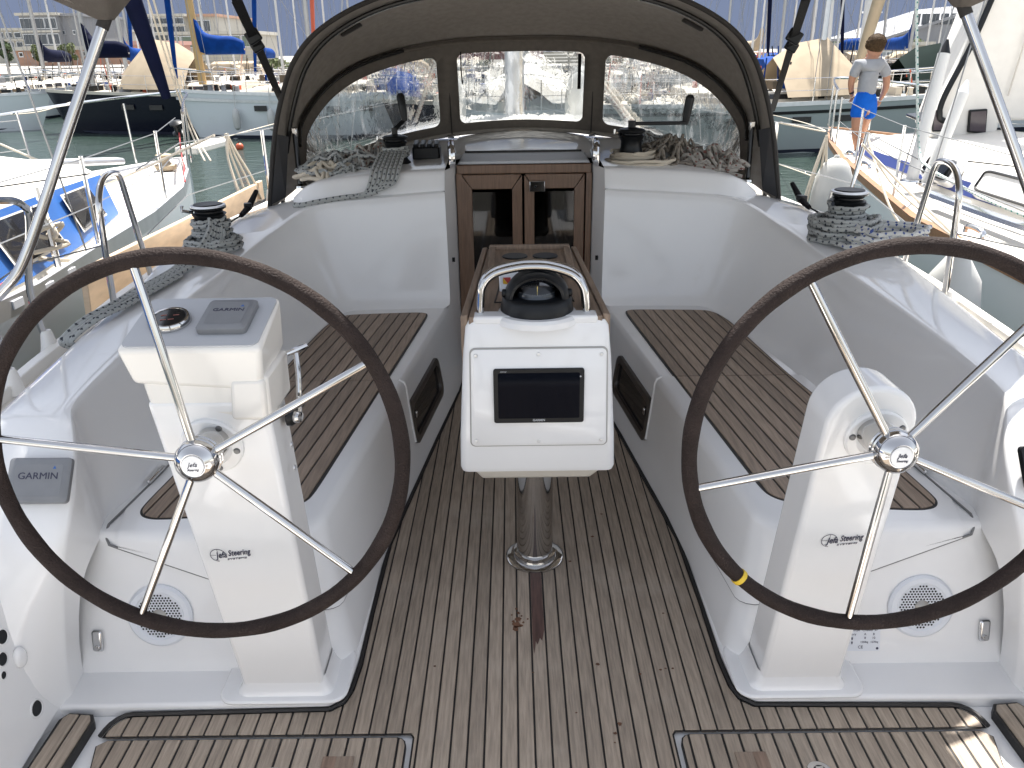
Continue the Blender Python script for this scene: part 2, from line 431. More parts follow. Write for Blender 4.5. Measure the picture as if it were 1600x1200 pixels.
def text(body, size, origin, xdir, updir, name, m, parent, shear=0., align='CENTER', bold=0., squash=1.):
    cu = bpy.data.curves.new('t', 'FONT'); cu.body = body; cu.size = size; cu.align_x = align; cu.align_y = 'CENTER'; cu.shear = shear
    cu.extrude = .0004; cu.offset = bold; cu.resolution_u = 3
    ob = bpy.data.objects.new('t', cu); COL.objects.link(ob)
    dg = bpy.context.evaluated_depsgraph_get(); me = bpy.data.meshes.new_from_object(ob.evaluated_get(dg))
    bpy.data.objects.remove(ob); bpy.data.curves.remove(cu)
    x = Vector(xdir).normalized(); u = Vector(updir); u = (u-x*u.dot(x)).normalized(); nrm = x.cross(u)
    T = Matrix(((x.x, u.x, nrm.x, origin[0]), (x.y, u.y, nrm.y, origin[1]), (x.z, u.z, nrm.z, origin[2]), (0, 0, 0, 1)))
    me.transform(Matrix.Diagonal((squash, 1, 1, 1))); me.transform(T); me.materials.clear(); me.materials.append(m); me.name = name
    o = bpy.data.objects.new(name, me); COL.objects.link(o)
    if parent is not None: o.parent = parent; o.matrix_parent_inverse = winv(parent)
    return o
def site(px, py, Y):
    """a point of the place at distance Y ahead, surveyed from the photograph"""
    d = _r2*((px-800)/FPX) - _u2*((py-600)/FPX) + _f
    return CAM + d*(Y/d.y)
def lerp(a, b, t): return a+(b-a)*t
def interp(tab, x):
    if x <= tab[0][0]: return tab[0][1]
    for (a, b), (c, d) in zip(tab, tab[1:]):
        if x <= c: return b+(d-b)*(x-a)/(c-a)
    return tab[-1][1]
# ================================================================== WATER, QUAY, SKYLINE GROUND
def water_mat():
    m = bpy.data.materials.new('harbour_water'); m.use_nodes = True; t = m.node_tree; b = t.nodes['Principled BSDF']
    b.inputs['Base Color'].default_value = (.030, .048, .040, 1); b.inputs['Roughness'].default_value = .06
    b.inputs['IOR'].default_value = 1.33
    tcn = N(t, 'ShaderNodeTexCoord'); mp = N(t, 'ShaderNodeMapping'); mp.inputs['Scale'].default_value = (1, 1.6, 1)
    t.links.new(tcn.outputs['Object'], mp.inputs[0])
    n = N(t, 'ShaderNodeTexNoise'); n.inputs['Scale'].default_value = 1.6; n.inputs['Detail'].default_value = 6; n.inputs['Roughness'].default_value = .6
    t.links.new(mp.outputs[0], n.inputs['Vector'])
    bp = N(t, 'ShaderNodeBump'); bp.inputs['Strength'].default_value = .55; bp.inputs['Distance'].default_value = .22
    t.links.new(n.outputs[0], bp.inputs['Height']); t.links.new(bp.outputs[0], b.inputs['Normal'])
    return m
WATZ = -0.9
w = M().poly([(-900, -300, WATZ), (900, -300, WATZ), (900, 1500, WATZ), (-900, 1500, WATZ)]).build('water', water_mat(), smooth=False)
tag(w, 'dark green harbour water with small ripples between the moored boats', 'water', kind='structure')
q0 = M().box((0, -54, -.4), (700, 100, 1.9)).build('quay', CONC, smooth=False)  # unseen quay astern, added for warm bounce light and reflections in the steel
tag(q0, 'unseen concrete quay added astern for warm bounce light and reflections', 'quay', kind='structure')
q = M().box((0, 250, -.2), (700, 396, 1.9)).build('quay', CONC, smooth=False)
tag(q, 'concrete quay behind the far row of boats', 'quay', kind='structure')

# ================================================================== OUR YACHT
Y = thing('sailing_yacht', 'white sailing yacht with twin wheels whose open teak cockpit fills the foreground', 'sailing yacht', (0, 3, WATZ))
def beam(y): return interp([(-.4, 1.45), (1.4, 1.60), (2.4, 1.74), (3.5, 1.84), (5, 1.88), (7, 1.66), (9, 1.06), (10.3, .45), (10.9, .06)], y)
def sheer(y): return .60 + .006*max(0, y)
hl = []
ys = [-.4, .6, 1.4, 2.4, 3.5, 5, 6, 7, 8, 9, 9.7, 10.3, 10.9]
for y in ys:
    b = beam(y); z = sheer(y)
    hl.append([(-b, y, z), (-b*.985, y, z-.5), (-b*.93, y, z-1.1), (-b*.5, y, z-1.9), (b*.5, y, z-1.9), (b*.93, y, z-1.1), (b*.985, y, z-.5), (b, y, z)])
M().loft(hl).build('hull', HULLW, Y)
for s in (-1, 1):
    inner = lambda y: interp([(-.4, 1.30), (1.4, 1.42), (2.0, 1.48), (2.7, 1.56), (3.8, 1.63), (4.3, 1.45), (6.5, .9), (6.6, 0), (11, 0)], y)
    yy = [-.4, .6, 1.4, 2.0, 2.7, 3.3, 3.8, 4.1, 4.3, 5, 6, 6.5, 6.6, 7.5, 8.5, 9.5, 10.3, 10.88]
    M().loft([[(inner(y), y, sheer(y)-.004), (beam(y)-.002, y, sheer(y)-.004)] for y in yy]).flip(s).build('side_deck', DECKW, Y)
    # toe rail: low alloy rail with square cut-outs
    tr = M()
    tr.loft([[(beam(y)-.05, y, sheer(y)-.01), (beam(y)-.05, y, sheer(y)+.035), (beam(y)-.01, y, sheer(y)+.035), (beam(y)-.01, y, sheer(y)-.01)] for y in [1.0+.4*i for i in range(25)]])
    tr.flip(s).build('toe_rail', G2, Y, bevel=.004)

# ---- sole
M().box((0, 2.1, -.045), (2.75, 5.0, .06)).build('cockpit_sole', G, Y, smooth=False)
half = [(.335, 4.22), (.348, 3.8), (.415, 3.25), (.456, 2.9), (.512, 2.42), (.515, 2.05), (.512, 1.81), (.519, 1.71), (.533, 1.665), (.565, 1.640), (1.085, 1.629), (1.104, 1.624), (1.120, 1.612), (1.131, 1.595), (1.137, 1.575), (1.140, 1.556)]
def aft(s): return [(s*p[0], p[1]) for p in half]
floor_poly = aft(1) + [(.342, 1.556), (.335, 1.545), (.335, -.30), (-.335, -.30), (-.335, 1.545), (-.342, 1.556)] + aft(-1)[::-1]
M().poly([(x, y, -.0035) for x, y in floor_poly]).build('caulking', CAULK, Y, smooth=False)
edge = [(x+(.006 if x > 0 else -.006), y+.003) for x, y in aft(1)] 
for s in (-1, 1):
    e = [(s*(p[0]+.004), p[1]+.003, .0015) for p in half]
    M().tube(e, .0065, 6).build('black_edging', CAULK, Y)
PITCHW = .0428
def inset(poly, d):
    n = len(poly); out = []
    ar = sum(poly[i][0]*poly[(i+1) % n][1]-poly[(i+1) % n][0]*poly[i][1] for i in range(n)); sg = 1 if ar > 0 else -1
    for i in range(n):
        a, b, c = Vector(poly[i-1]), Vector(poly[i]), Vector(poly[(i+1) % n])
        e1 = (b-a).normalized(); e2 = (c-b).normalized()
        n1 = Vector((-e1.y, e1.x))*sg; n2 = Vector((-e2.y, e2.x))*sg; nn = n1+n2
        k = 1/max(.4, 1+n1.dot(n2)); out.append(tuple(b+nn*k*d))
    return out
fl_in = inset(floor_poly, .005)
FP = planks(fl_in, .0214, PITCHW, .0054, -.012, 0, 'teak_plank', TEAK, Y)
# dark wet streak and rust spots on the planks aft of the table post
random.seed(4)
def blob(cx, cy, rx, ry, z, n=18, jag=.35):
    return [(cx+rx*(1+random.uniform(-jag, jag))*cos(2*pi*i/n), cy+ry*(1+random.uniform(-jag, jag))*sin(2*pi*i/n), z) for i in range(n)]
st = M(); sx0, sx1 = -.0182, .0182
st.poly([(sx0, 2.26, .0012), (sx0, 1.93, .0012), (-.017, 1.88, .0012), (-.014, 1.845, .0012), (-.009, 1.90, .0012), (-.004, 1.885, .0012), (.004, 1.915, .0012), (.010, 1.90, .0012), (sx1, 1.95, .0012), (sx1, 2.26, .0012)])
st.build('wet_streak', STAIN, Y, smooth=False)
rs = M()
for cx, cy, r in ((-.065, 1.975, .012), (-.061, 2.00, .009), (-.068, 1.955, .010), (-.06, 2.03, .005), (-.075, 1.99, .004), (-.052, 1.97, .005), (-.066, 2.05, .004), (-.045, 1.985, .0035), (-.031, 2.0, .003), (-.08, 2.02, .003), (-.05, 2.015, .003)):
    rs.poly(blob(cx, cy, r, r*1.25, .0014))
for cx, cy, r in ((.165, 1.80, .006), (.34, 1.775, .004), (.355, 1.78, .0035), (.375, 1.78, .004), (.20, 1.58, .007), (.185, 1.55, .005), (.18, 1.52, .003), (.09, 1.62, .003), (.39, 2.02, .004), (.12, 2.3, .006), (.21, 2.45, .006), (.26, 2.6, .005), (-.30, 1.8, .004), (-.02, 1.77, .003), (.08, 2.4, .004), (.28, 1.76, .004)):
    rs.poly(blob(cx, cy, r, r*.8, .0014, 10))
rs.build('rust_spots', RUST, Y, smooth=False)

for s in (-1, 1):
    M().hexa([(s*.50, -.35, 0), (s*1.34, -.35, 0), (s*1.34, .40, 0), (s*.50, .30, 0)], [(s*.46, -.35, .46), (s*1.36, -.35, .50), (s*1.36, .45, .50), (s*.46, .36, .46)]).build('bounce_helm_seat', G, Y, bevel=.03, seg=3)  # unseen white seats astern, added to bounce sunlight onto the pedestals
# ---- hatches in the sole (lift out)
def sole_hatch(s, label):
    H = thing('sole_hatch', label, 'floor hatch', (s*.74, 1.2, 0), 'lift-out hatches in the cockpit sole')
    pl = [(.349, .72), (.349, 1.522), (.353, 1.536), (.362, 1.545), (.375, 1.549), (1.120, 1.549), (1.143, 1.53), (1.118, 1.44), (1.06, .72)]
    pl = [(s*x, y) for x, y in pl]
    M().prism(pl, -.02, -.0035).build('hatch_base', CAULK, H, smooth=False)
    pin = inset(pl, .0035)
    # wood finger-pull block set into the planks
    bx0, bx1, by = .472, .556, 1.486
    k = 0
    for o in planks(pin, s*.0285, PITCHW, .0062, -.012, 0, 'teak_plank', TEAK, H): k += 1
    M().box((s*.512, 1.40, .0005), (.078, .17, .006)).build('pull_block', TEAKS, H, smooth=False, bevel=.001)
    M().box((s*.533, 1.40, .0012), (.032, .168, .006)).build('pull_recess', PATCHB, H, smooth=False)
    L = M().lathe([(.001, .003), (.026, .004), (.030, .002), (.031, 0)], (s*.665, 1.425, .0), n=28).build('latch', STEEL, H)
    M().lathe([(.001, .006), (.015, .006), (.016, .003)], (s*.665, 1.425, .0), n=20).build('latch_button', BLK, L)
    M().box((s*.665, 1.432, .0065), (.018, .005, .002)).build('latch_slot', STEEL, L, smooth=False)
    return H
sole_hatch(-1, 'teak floor hatch in front of the wheel pedestal that has the instrument pod')
sole_hatch(1, 'teak floor hatch in front of the round-topped wheel pedestal, partly in sun')
for s in (-1, 1):
    pad = [(1.183, .8), (1.178, 1.600), (1.190, 1.622), (1.255, 1.628), (1.272, 1.605), (1.262, .8)]
    pad = [(s*x, y) for x, y in pad]
    M().prism(pad, -.02, .012).build('pad_edging', CAULK, Y, smooth=False)
    planks(inset(pad, .007), s*1.222, PITCHW, .0062, .004, .017, 'teak_plank', TEAK, Y)

# ---- helm plinth, seats, coamings
def path_seat(xf, ya, r, xo=1.36, n=7):
    ysamp = [4.05, 3.8, 3.5, 3.25, 2.93, 2.6, 2.3, 2.1]
    p = [(xf(y), y) for y in ysamp]
    xc = xf(ya+r)
    p += [(xc + r - r*cos(a), ya + r - r*sin(a)) for a in [pi/2*i/n for i in range(n+1)]]
    p += [(x, ya) for x in (.85, .95, 1.05, 1.15, 1.25, xo)]
    return p
floorx = lambda y: interp([(1.6, .53), (2.05, .523), (2.42, .521), (2.9, .462), (3.25, .421), (3.8, .350), (4.05, .335)], y)
rimx = lambda y: interp([(1.9, .605), (2.0, .60), (2.92, .503), (3.76, .412), (4.05, .385)], y)
def lv(z, fx, ya, r): return [(x, y, z) for x, y in path_seat(fx, ya, r)]
def mixx(t): return lambda y: lerp(floorx(y), rimx(y), t)
def seat_levels(off=0.):
    o = off
    return [lv(-.03, lambda y: floorx(y)-o, 1.765-o, .10), lv(.03, lambda y: floorx(y)+.002-o, 1.768-o, .10), lv(.10, lambda y: mixx(.30)(y)-o, 1.79-o, .10),
            lv(.20, lambda y: mixx(.58)(y)-o, 1.815-o, .10), lv(.32, lambda y: mixx(.86)(y)-o, 1.84-o, .10), lv(.395, lambda y: rimx(y)-o, 1.855-o, .10),
            lv(.412, lambda y: rimx(y)+.006-o, 1.861-o, .10), lv(.42+o*.7, lambda y: rimx(y)+.022-o*.5, 1.877-o*.5, .09)]
for s in (-1, 1):
    pl = [(.523, 2.3), (.521, 1.83), (.528, 1.71), (.545, 1.667), (.575, 1.647), (1.36, 1.638), (1.36, 2.3)]
    M().prism([(s*x, y) for x, y in pl], -.02, .022).build('helm_plinth', G, Y, bevel=.010, seg=3)
    lvls = seat_levels()
    seat = M().loft(lvls)
    top = lvls[-1]
    seat.poly(list(top)+[(1.36, 4.05, .42)])
    seat.flip(s).build('seat_moulding', G, Y, ang=50)
    # locker lid: a shell standing 6 mm proud of the moulding, with its own lip
    L2 = seat_levels(.007); pts = len(L2[0]); i0 = 4
    lid = M(); cols = []
    for j in range(i0, pts):
        x, y, _ = L2[5][j]
        if y > 2.2: zl = .15
        elif j < 8: zl = .155
        elif x < .72: zl = .17 + .05*max(0, (x-.6)/.12)
        else: zl = .22 + .165*min(1, (x-.72)/.44)
        col = []
        for z in (zl, zl+.006, lerp(zl, .39, .33), lerp(zl, .39, .66), .395):
            k = max(i for i in range(len(L2)-1) if L2[i][j][2] <= z+1e-9); a, b = L2[k][j], L2[k+1][j]
            t = (z-a[2])/(b[2]-a[2]); col.append((lerp(a[0], b[0], t), lerp(a[1], b[1], t), z))
        b0 = col[0]; inn = Vector((.012, .0, 0)) if y > 2.2 else Vector((.006, .010, 0))
        col.insert(0, (b0[0]+inn.x, b0[1]+inn.y, b0[2]))
        col += [L2[6][j], L2[7][j]]
        if col[0][0] < 1.235: cols.append(col)
    lid.loft(cols)
    tl = [c[-1] for c in cols]
    lid.poly(tl + [(1.18, 1.98, .4249), (1.10, 2.93, .4249)])
    # end lips
    lid.flip(s).build('locker_lid', G, Y, ang=50)
    run = [(s*(c_[0][0]-.003), c_[0][1]-.004, c_[0][2]-.003) for c_ in cols] + [(s*p[0], p[1], p[2]) for p in [(1.172, 1.846, .392), (1.190, 1.868, .410), (1.192, 1.90, .4235), (1.182, 1.98, .4255), (1.165, 2.16, .4255), (1.10, 2.93, .4255)]]
    M().tube(run, .0036, 6).build('lid_seam', mat('seam_shadow%d' % s, (.17, .17, .17), .7), Y)
    M().tube([(s*q[0]-.0, q[1], q[2]) for q in cols[0][1:]], .0055, 8).build('lid_lip', G, Y)
    M().box((s*1.165, 2.16, .436), (.012, .10, .012), (0, 0, s*.08)).build('lid_hinge', STEELR, Y, bevel=.003)
    # seat teak
    sp_ = [(.484, 3.77), (.497, 3.796), (.53, 3.812), (.86, 3.790), (.915, 3.765), (.950, 3.66), (.972, 3.5), (1.020, 2.95), (1.092, 2.45), (1.136, 2.0), (1.132, 1.955), (1.105, 1.925), (1.05, 1.915), (.80, 1.945), (.712, 1.968), (.675, 1.995), (.655, 2.04)]
    sp_ = [(s*x, y) for x, y in chaikin(sp_, 3)]
    M().prism(sp_, .415, .4262).build('seat_caulking', CAULK, Y, smooth=False)
    si = inset(sp_, .007)
    # seat planks run parallel to the seat front: shear, cut, shear back
    sh = s*-.105
    shp = [(x-sh*(y-1.9), y) for x, y in si]
    for a, b in ((1.0, 2.916), (2.922, 5)):
        part = clip(clip(shp, 1, a, False), 1, b, True)
        xs = [p[0] for p in part]; x = math.floor(min(xs)/.0485)*.0485
        while x < max(xs):
            qd = clip(clip(part, 0, x+.0031, False), 0, x+.0485-.0031, True); x += .0485
            if len(qd) >= 3 and area(qd) > 4e-4:
                M().prism([(px+sh*(py-1.9), py) for px, py in qd], .420, .4295).build('seat_plank', TEAKS, Y, smooth=False, bevel=.0012, seg=1)
    # coaming wall and bulkhead facing, one continuous moulding
    base = [(.385, 3.93), (.55, 3.925), (.72, 3.918), (.835, 3.912), (.895, 3.898), (.932, 3.862), (.952, 3.80), (.985, 3.66)]
    topl = [(.398, 4.03, .975), (.58, 4.03, .962), (.80, 4.03, .948), (.965, 4.028, .936), (1.045, 4.015, .924), (1.103, 3.975, .902), (1.146, 3.905, .876), (1.199, 3.74, .841)]
    lps = []
    for t, bulge in ((0, .035), (.06, .010), (.15, .002), (.4, 0), (.7, 0), (.978, 0), (1, .003)):
        l = []
        for j, (bp, tp) in enumerate(zip(base, topl)):
            x = lerp(bp[0], tp[0], t); yv = lerp(bp[1], tp[1], t); z = lerp(.415, tp[2], t)
            if j < 4: yv -= bulge if t < .5 else -bulge*.6
            elif j > 6: x -= bulge if t < .5 else -bulge
            else: x -= bulge*.7; yv -= bulge*.7
            l.append((x, yv, z))
        lps.append(l)
    # roll over the top edge
    out = []
    for j, tp in enumerate(topl):
        if j < 4: out.append((tp[0], tp[1]+.03, tp[2]+.008))
        elif j <= 6: out.append((tp[0]+.022, tp[1]+.022, tp[2]+.004))
        elif j >= 10: out.append((tp[0]+.014, tp[1], tp[2]-.012))
        else: out.append((tp[0]+.022, tp[1], tp[2]+.003))
    lps.append(out)
    # coaming: wall, flat top and the after end that slopes down to the sole, one moulding
    TL = ((0, .035), (.06, .010), (.15, .002), (.4, 0), (.7, 0), (.978, 0), (1, .003))
    def wall_pts(b, t_, bul=1.):
        return [(lerp(b[0], t_[0], t)-(u_ if t < .5 else -u_)*bul, lerp(b[1], t_[1], t), lerp(b[2], t_[2], t)) for t, u_ in TL]
    secs = []
    for bp, tp in (((.985, 3.66), (1.199, 3.74, .841)), ((1.035, 3.34), (1.254, 3.34, .801)), ((1.082, 2.98), (1.287, 3.03, .774)), ((1.118, 2.70), (1.306, 2.75, .759)), ((1.155, 2.4), (1.308, 2.4, .750)), ((1.195, 2.14), (1.288, 2.14, .749)), ((1.220, 2.02), (1.272, 2.02, .747)), ((1.228, 1.972), (1.262, 1.972, .742))):
        y = tp[1]; xo = interp([(1.9, 1.475), (2.7, 1.575), (3.3, 1.610), (3.74, 1.60)], y); k_ = interp([(1.97, .4), (2.4, 1)], y)
        secs.append(wall_pts((bp[0], bp[1], .415), tp, k_) + [(tp[0]+.014*k_+.008, y, tp[2]+.003), (lerp(tp[0], xo, .5), y, tp[2]+.006), (xo-.035, y, tp[2]-.006), (xo-.008, y, tp[2]-.022), (xo+.004, y, tp[2]-.06), (xo+.03, y, .56)])
    for b_, t_, rest in (((1.222, 1.935, .415), (1.236, 1.925, .728), [(1.262, 1.920, .737), (1.36, 1.918, .738), (1.45, 1.916, .730), (1.482, 1.914, .708), (1.495, 1.912, .66), (1.53, 1.91, .54)]),
                         ((1.208, 1.90, .415), (1.203, 1.860, .685), [(1.235, 1.850, .697), (1.35, 1.847, .698), (1.445, 1.845, .690), (1.478, 1.843, .668), (1.492, 1.842, .62), (1.53, 1.84, .51)]),
                         ((1.200, 1.855, .405), (1.186, 1.775, .592), [(1.218, 1.758, .600), (1.34, 1.752, .598), (1.44, 1.748, .590), (1.472, 1.745, .570), (1.488, 1.744, .52), (1.53, 1.74, .43)]),
                         ((1.205, 1.80, .38), (1.197, 1.715, .500), [(1.230, 1.692, .502), (1.34, 1.686, .498), (1.44, 1.680, .490), (1.470, 1.676, .47), (1.488, 1.674, .43), (1.53, 1.67, .36)]),
                         ((1.225, 1.775, .33), (1.218, 1.702, .420), [(1.248, 1.668, .420), (1.33, 1.640, .415), (1.42, 1.622, .41), (1.455, 1.612, .39), (1.48, 1.606, .36), (1.52, 1.60, .30)]),
                         ((1.262, 1.775, .22), (1.250, 1.698, .260), [(1.278, 1.655, .260), (1.32, 1.605, .258), (1.38, 1.560, .255), (1.41, 1.54, .25), (1.44, 1.52, .24), (1.48, 1.5, .22)]),
                         ((1.292, 1.77, .03), (1.284, 1.685, .04), [(1.298, 1.632, .04), (1.322, 1.57, .04), (1.355, 1.51, .04), (1.375, 1.48, .04), (1.40, 1.45, .04), (1.45, 1.4, .04)]),
                         ((1.280, 1.77, -.03), (1.268, 1.675, -.03), [(1.280, 1.618, -.03), (1.305, 1.556, -.03), (1.34, 1.495, -.03), (1.36, 1.46, -.03), (1.385, 1.43, -.03), (1.43, 1.38, -.03)])):
        secs.append(wall_pts(b_, t_, 0)+rest)
    M().loft([l[:8] for l in lps]).loft(secs).flip(s).build('coaming', G, Y, sub=1, ang=42)
    fw = [[(1.221, 3.738, .844), (1.40, 3.738, .847), (1.565, 3.738, .835), (1.592, 3.738, .819), (1.604, 3.738, .781), (1.63, 3.738, .56)],
          [(1.165, 3.925, .880), (1.36, 3.98, .866), (1.54, 4.0, .84), (1.57, 4.0, .82), (1.585, 4.0, .78), (1.62, 4.0, .56)],
          [(1.118, 4.002, .905), (1.27, 4.10, .890), (1.49, 4.2, .845), (1.525, 4.2, .825), (1.545, 4.2, .78), (1.60, 4.2, .56)],
          [(1.052, 4.045, .928), (1.20, 4.16, .915), (1.42, 4.4, .85), (1.48, 4.4, .82), (1.50, 4.4, .76), (1.58, 4.4, .56)],
          [(.968, 4.060, .940), (1.12, 4.25, .93), (1.36, 4.7, .84), (1.42, 4.75, .80), (1.46, 4.8, .72), (1.56, 4.8, .56)],
          [(.398, 4.062, .979), (1.0, 4.3, .94), (1.25, 5.2, .84), (1.36, 5.2, .78), (1.42, 5.2, .70), (1.54, 5.2, .56)]]
    M().loft(fw).flip(s).build('coaming_shoulder', G, Y, ang=70)
    sw = [[(1.272, 1.66+dy, -.02) if k == 0 else p for k, p in enumerate([(1.285-.015, y, -.02), (1.30, y, .05), (1.33, y, .28), (1.355, y, .45), (1.40, y, .55), (1.50, y, .600), (1.60, y, .606)])] for dy, y in ((0, -.4), (0, .6), (0, 1.3), (0, 1.70))]
    M().loft(sw).flip(s).build('stern_side', G, Y, sub=1)
    # band above the bulkhead up to the cabin top
    bd = [[(.398, 4.058, .980), (.58, 4.060, .968), (.80, 4.062, .954), (.965, 4.062, .942), (1.06, 4.068, .928), (1.12, 4.09, .915), (1.185, 4.15, .905)],
          [(.398, 4.078, 1.050), (.58, 4.080, 1.042), (.80, 4.084, 1.030), (.965, 4.088, 1.015), (1.065, 4.098, 1.000), (1.13, 4.125, .975), (1.195, 4.185, .925)],
          [(.398, 4.088, 1.068), (.58, 4.090, 1.060), (.80, 4.094, 1.048), (.965, 4.100, 1.032), (1.060, 4.110, 1.016), (1.125, 4.140, .990), (1.195, 4.20, .935)],
          [(.398, 4.12, 1.078), (.58, 4.12, 1.070), (.80, 4.125, 1.058), (.965, 4.135, 1.040), (1.050, 4.150, 1.024), (1.115, 4.185, .998), (1.19, 4.24, .942)],
          [(.398, 4.32, 1.088), (.58, 4.32, 1.082), (.80, 4.32, 1.070), (.965, 4.34, 1.052), (1.04, 4.36, 1.030), (1.10, 4.38, 1.004), (1.18, 4.42, .948)]]
    M().loft(bd).flip(s).build('deck_band', G, Y, ang=50)
    # inner return of the companionway recess
    M().loft([[(.398, 3.925, 0), (.398, 3.93, .42), (.398, 4.03, .975), (.398, 4.085, 1.075)], [(.385, 4.0, 0), (.384, 4.06, .42), (.383, 4.12, .97), (.383, 4.15, 1.075)], [(.352, 4.30, 0), (.352, 4.30, .42), (.352, 4.30, .97), (.352, 4.30, 1.075)]]).flip(s).build('recess_return', G, Y, ang=80)
    M().box((s*.372, 4.10, .62), (.014, .010, .022)).build('latch_hole', BLK, Y, smooth=False)
M().loft([[(x, y, 1.088-.018*(x/.4)**2) for x in [-.40+.1*i for i in range(9)]] for y in (4.72, 5.3)]).build('cabin_top_middle', G, Y)
tk = []
for y in (4.3, 4.8, 5.3, 6.2, 7.2, 8.2, 8.9):
    h = interp([(4.3, 1.09), (5.3, 1.12), (7, 1.10), (8.2, .98), (8.9, .70)], y); wv = interp([(4.3, 1.0), (5.3, 1.0), (7.2, .82), (8.9, .45)], y)
    tk.append([(s*xx, yy_, zz) for s, xx, yy_, zz in ((1, wv+.18, y, .58), (1, wv+.08, y, h-.12), (1, wv, y, h-.045), (1, wv*.8, y, h-.02), (1, .398, y, h-.004))])
for s in (-1, 1):
    M().loft([[(s*p[0], p[1], p[2]) for p in l] for l in tk]).build('cabin_trunk', G, Y, ang=60)
M().loft([[(x, y, interp([(5.3, 1.12), (7, 1.10), (8.2, .98), (8.9, .70)], y)-.004) for x in (-.398, -.2, 0, .2, .398)] for y in (5.3, 6.2, 7.2, 8.2, 8.9)]).build('coachroof', DECKW, Y)

# ---- locker windows in the seat fronts (dark oblong ports with steel catch)
for s in (-1, 1):
    y0, y1, z0, z1 = 2.93, 3.50, .125, .315
    def onface(y, z, off): 
        t = z/.40; return Vector((lerp(floorx(y), rimx(y), t)*1.0-off, y, z))
    ring = rrect((y0+y1)/2, (z0+z1)/2, y1-y0, z1-z0, .05, 6); ring2 = rrect((y0+y1)/2, (z0+z1)/2, y1-y0-.07, z1-z0-.055, .035, 6)
    fr = M().loft([[tuple(onface(y, z, -.004)) for y, z in ring], [tuple(onface(y, z, .010)) for y, z in ring], [tuple(onface(y, z, .010)) for y, z in ring2], [tuple(onface(y, z, -.012)) for y, z in ring2]], closed=True)
    fo = fr.flip(s).build('port_frame', MAHO if False else mat('port_frame_brown%d' % s, (.05, .042, .036), .3), Y)
    M().poly([tuple(onface(y, z, -.002)) for y, z in ring2]).flip(s).build('port_glass', BLKG, fo, smooth=False)
    p = onface(2.985, .25, .012); M().box((s*p.x, p.y, p.z), (.012, .02, .03)).build('port_catch', STEEL, fo, bevel=.004)
    # overflow drain / shell vent low on the moulding, small latch
    p = Vector((floorx(2.02)+.022, 1.985, .10))
# shell-shaped vent on the left seat corner and its twin
for s in (-1, 1):
    c = Vector((s*.556, 2.12, .155)); v = M()
    for i in range(5):
        v.box(c+Vector((0, (i-2)*.012, (.018, .004, -.004, -.010, -.016)[i]*.4)), (.010, .010, .040-.006*abs(i-2)), (0, s*.12, 0))
    v.build('drain_vent', STEELR, Y, bevel=.003)
# ---- speakers, catches, capacity plate on the after faces of the seats
def fy_(z): return interp([(.03, 1.768), (.10, 1.79), (.20, 1.815), (.32, 1.84)], z)
def speaker(s, label):
    zc, xc = .185, 1.055; c = Vector((s*xc, fy_(zc)-.001, zc)); nrm = Vector((0, -1, .24)).normalized()
    S = thing('speaker', label, 'speaker', c, 'round speakers on the seat ends')
    M().lathe([(.091, 0), (.091, .006), (.084, .012), (.070, .012), (.066, .008), (.03, .009), (.001, .010)], c, nrm, 40).build('speaker_ring', LABELM, S)
    u = Vector((1, 0, 0)); wv = nrm.cross(u); holes = M(); 
    for i in range(-13, 14):
        for j in range(-13, 14):
            a = (i+.5*(j % 2))*.0086; b = j*.0075; r = sqrt(a*a+b*b)
            if .021 < r < .061:
                p = c + u*a + wv*b + nrm*(.0096)
                holes.add([p+u*(.0030*cos(k*pi/3))+wv*(.0030*sin(k*pi/3)) for k in range(6)], [tuple(range(6))])
    ho = holes.build('grille_holes', BLK, S, smooth=False); ho['kind'] = 'stuff'
    M().lathe([(.001, .020), (.012, .018), (.020, .011), (.021, .006)], c, nrm, 24).build('tweeter', mat('tweeter%d' % s, (.36, .34, .31), .35, .5), S)
    t = M().box(c - wv*-.0 + Vector((s*-.005, 0, 0)) + Vector((0, -.0, -.083))+nrm*.004, (.038, .004, .009), (0, 0, 0)); 
    to = t.build('brand_tag', BLK, S, smooth=False)
    text('FUSION', .0075, c+Vector((s*-.005, -.0045, -.083))+nrm*.004, (1, 0, 0), (0, 0, 1), 'tag_lettering', PALE, to)
    return S
speaker(-1, 'round pale speaker low behind the wheel of the pod pedestal')
speaker(1, 'round pale speaker low behind the wheel of the round-topped pedestal')
for s in (-1, 1):
    z = .115; c = Vector((s*1.235, fy_(z)-.006, z))
    K = M().box(c, (.030, .012, .062), (-.2, 0, s*.1)).build('panel_catch', STEELR, Y, bevel=.010, seg=3)
    M().lathe([(.001, .010), (.008, .009), (.010, 0)], c+Vector((0, -.004, -.018)), (0, -1, .2), 14).build('catch_knob', STEEL, K)
zc = .098; xc = .893
P_ = thing('capacity_plate', 'small white capacity plate with printed table below the round-topped pedestal wheel', 'plate', (xc, fy_(zc)-.003, zc))
nr = Vector((0, -1, .27)).normalized(); ux = Vector((1, 0, 0)); up = nr.cross(ux)
c = Vector((xc, fy_(zc)-.004, zc))
pl = M(); pl.hexa([tuple(c+ux*a+up*b-nr*.002) for a, b in rrect(0, 0, .108, .078, .004, 2)], [tuple(c+ux*a+up*b+nr*.001) for a, b in rrect(0, 0, .108, .078, .004, 2)]); pl.build('plate_sheet', LABELM, P_, smooth=False)
def ptx(tx, a, b, sz): text(tx, sz, c+ux*a+up*b+nr*.0012, ux, up, 'plate_lettering', INK, P_)
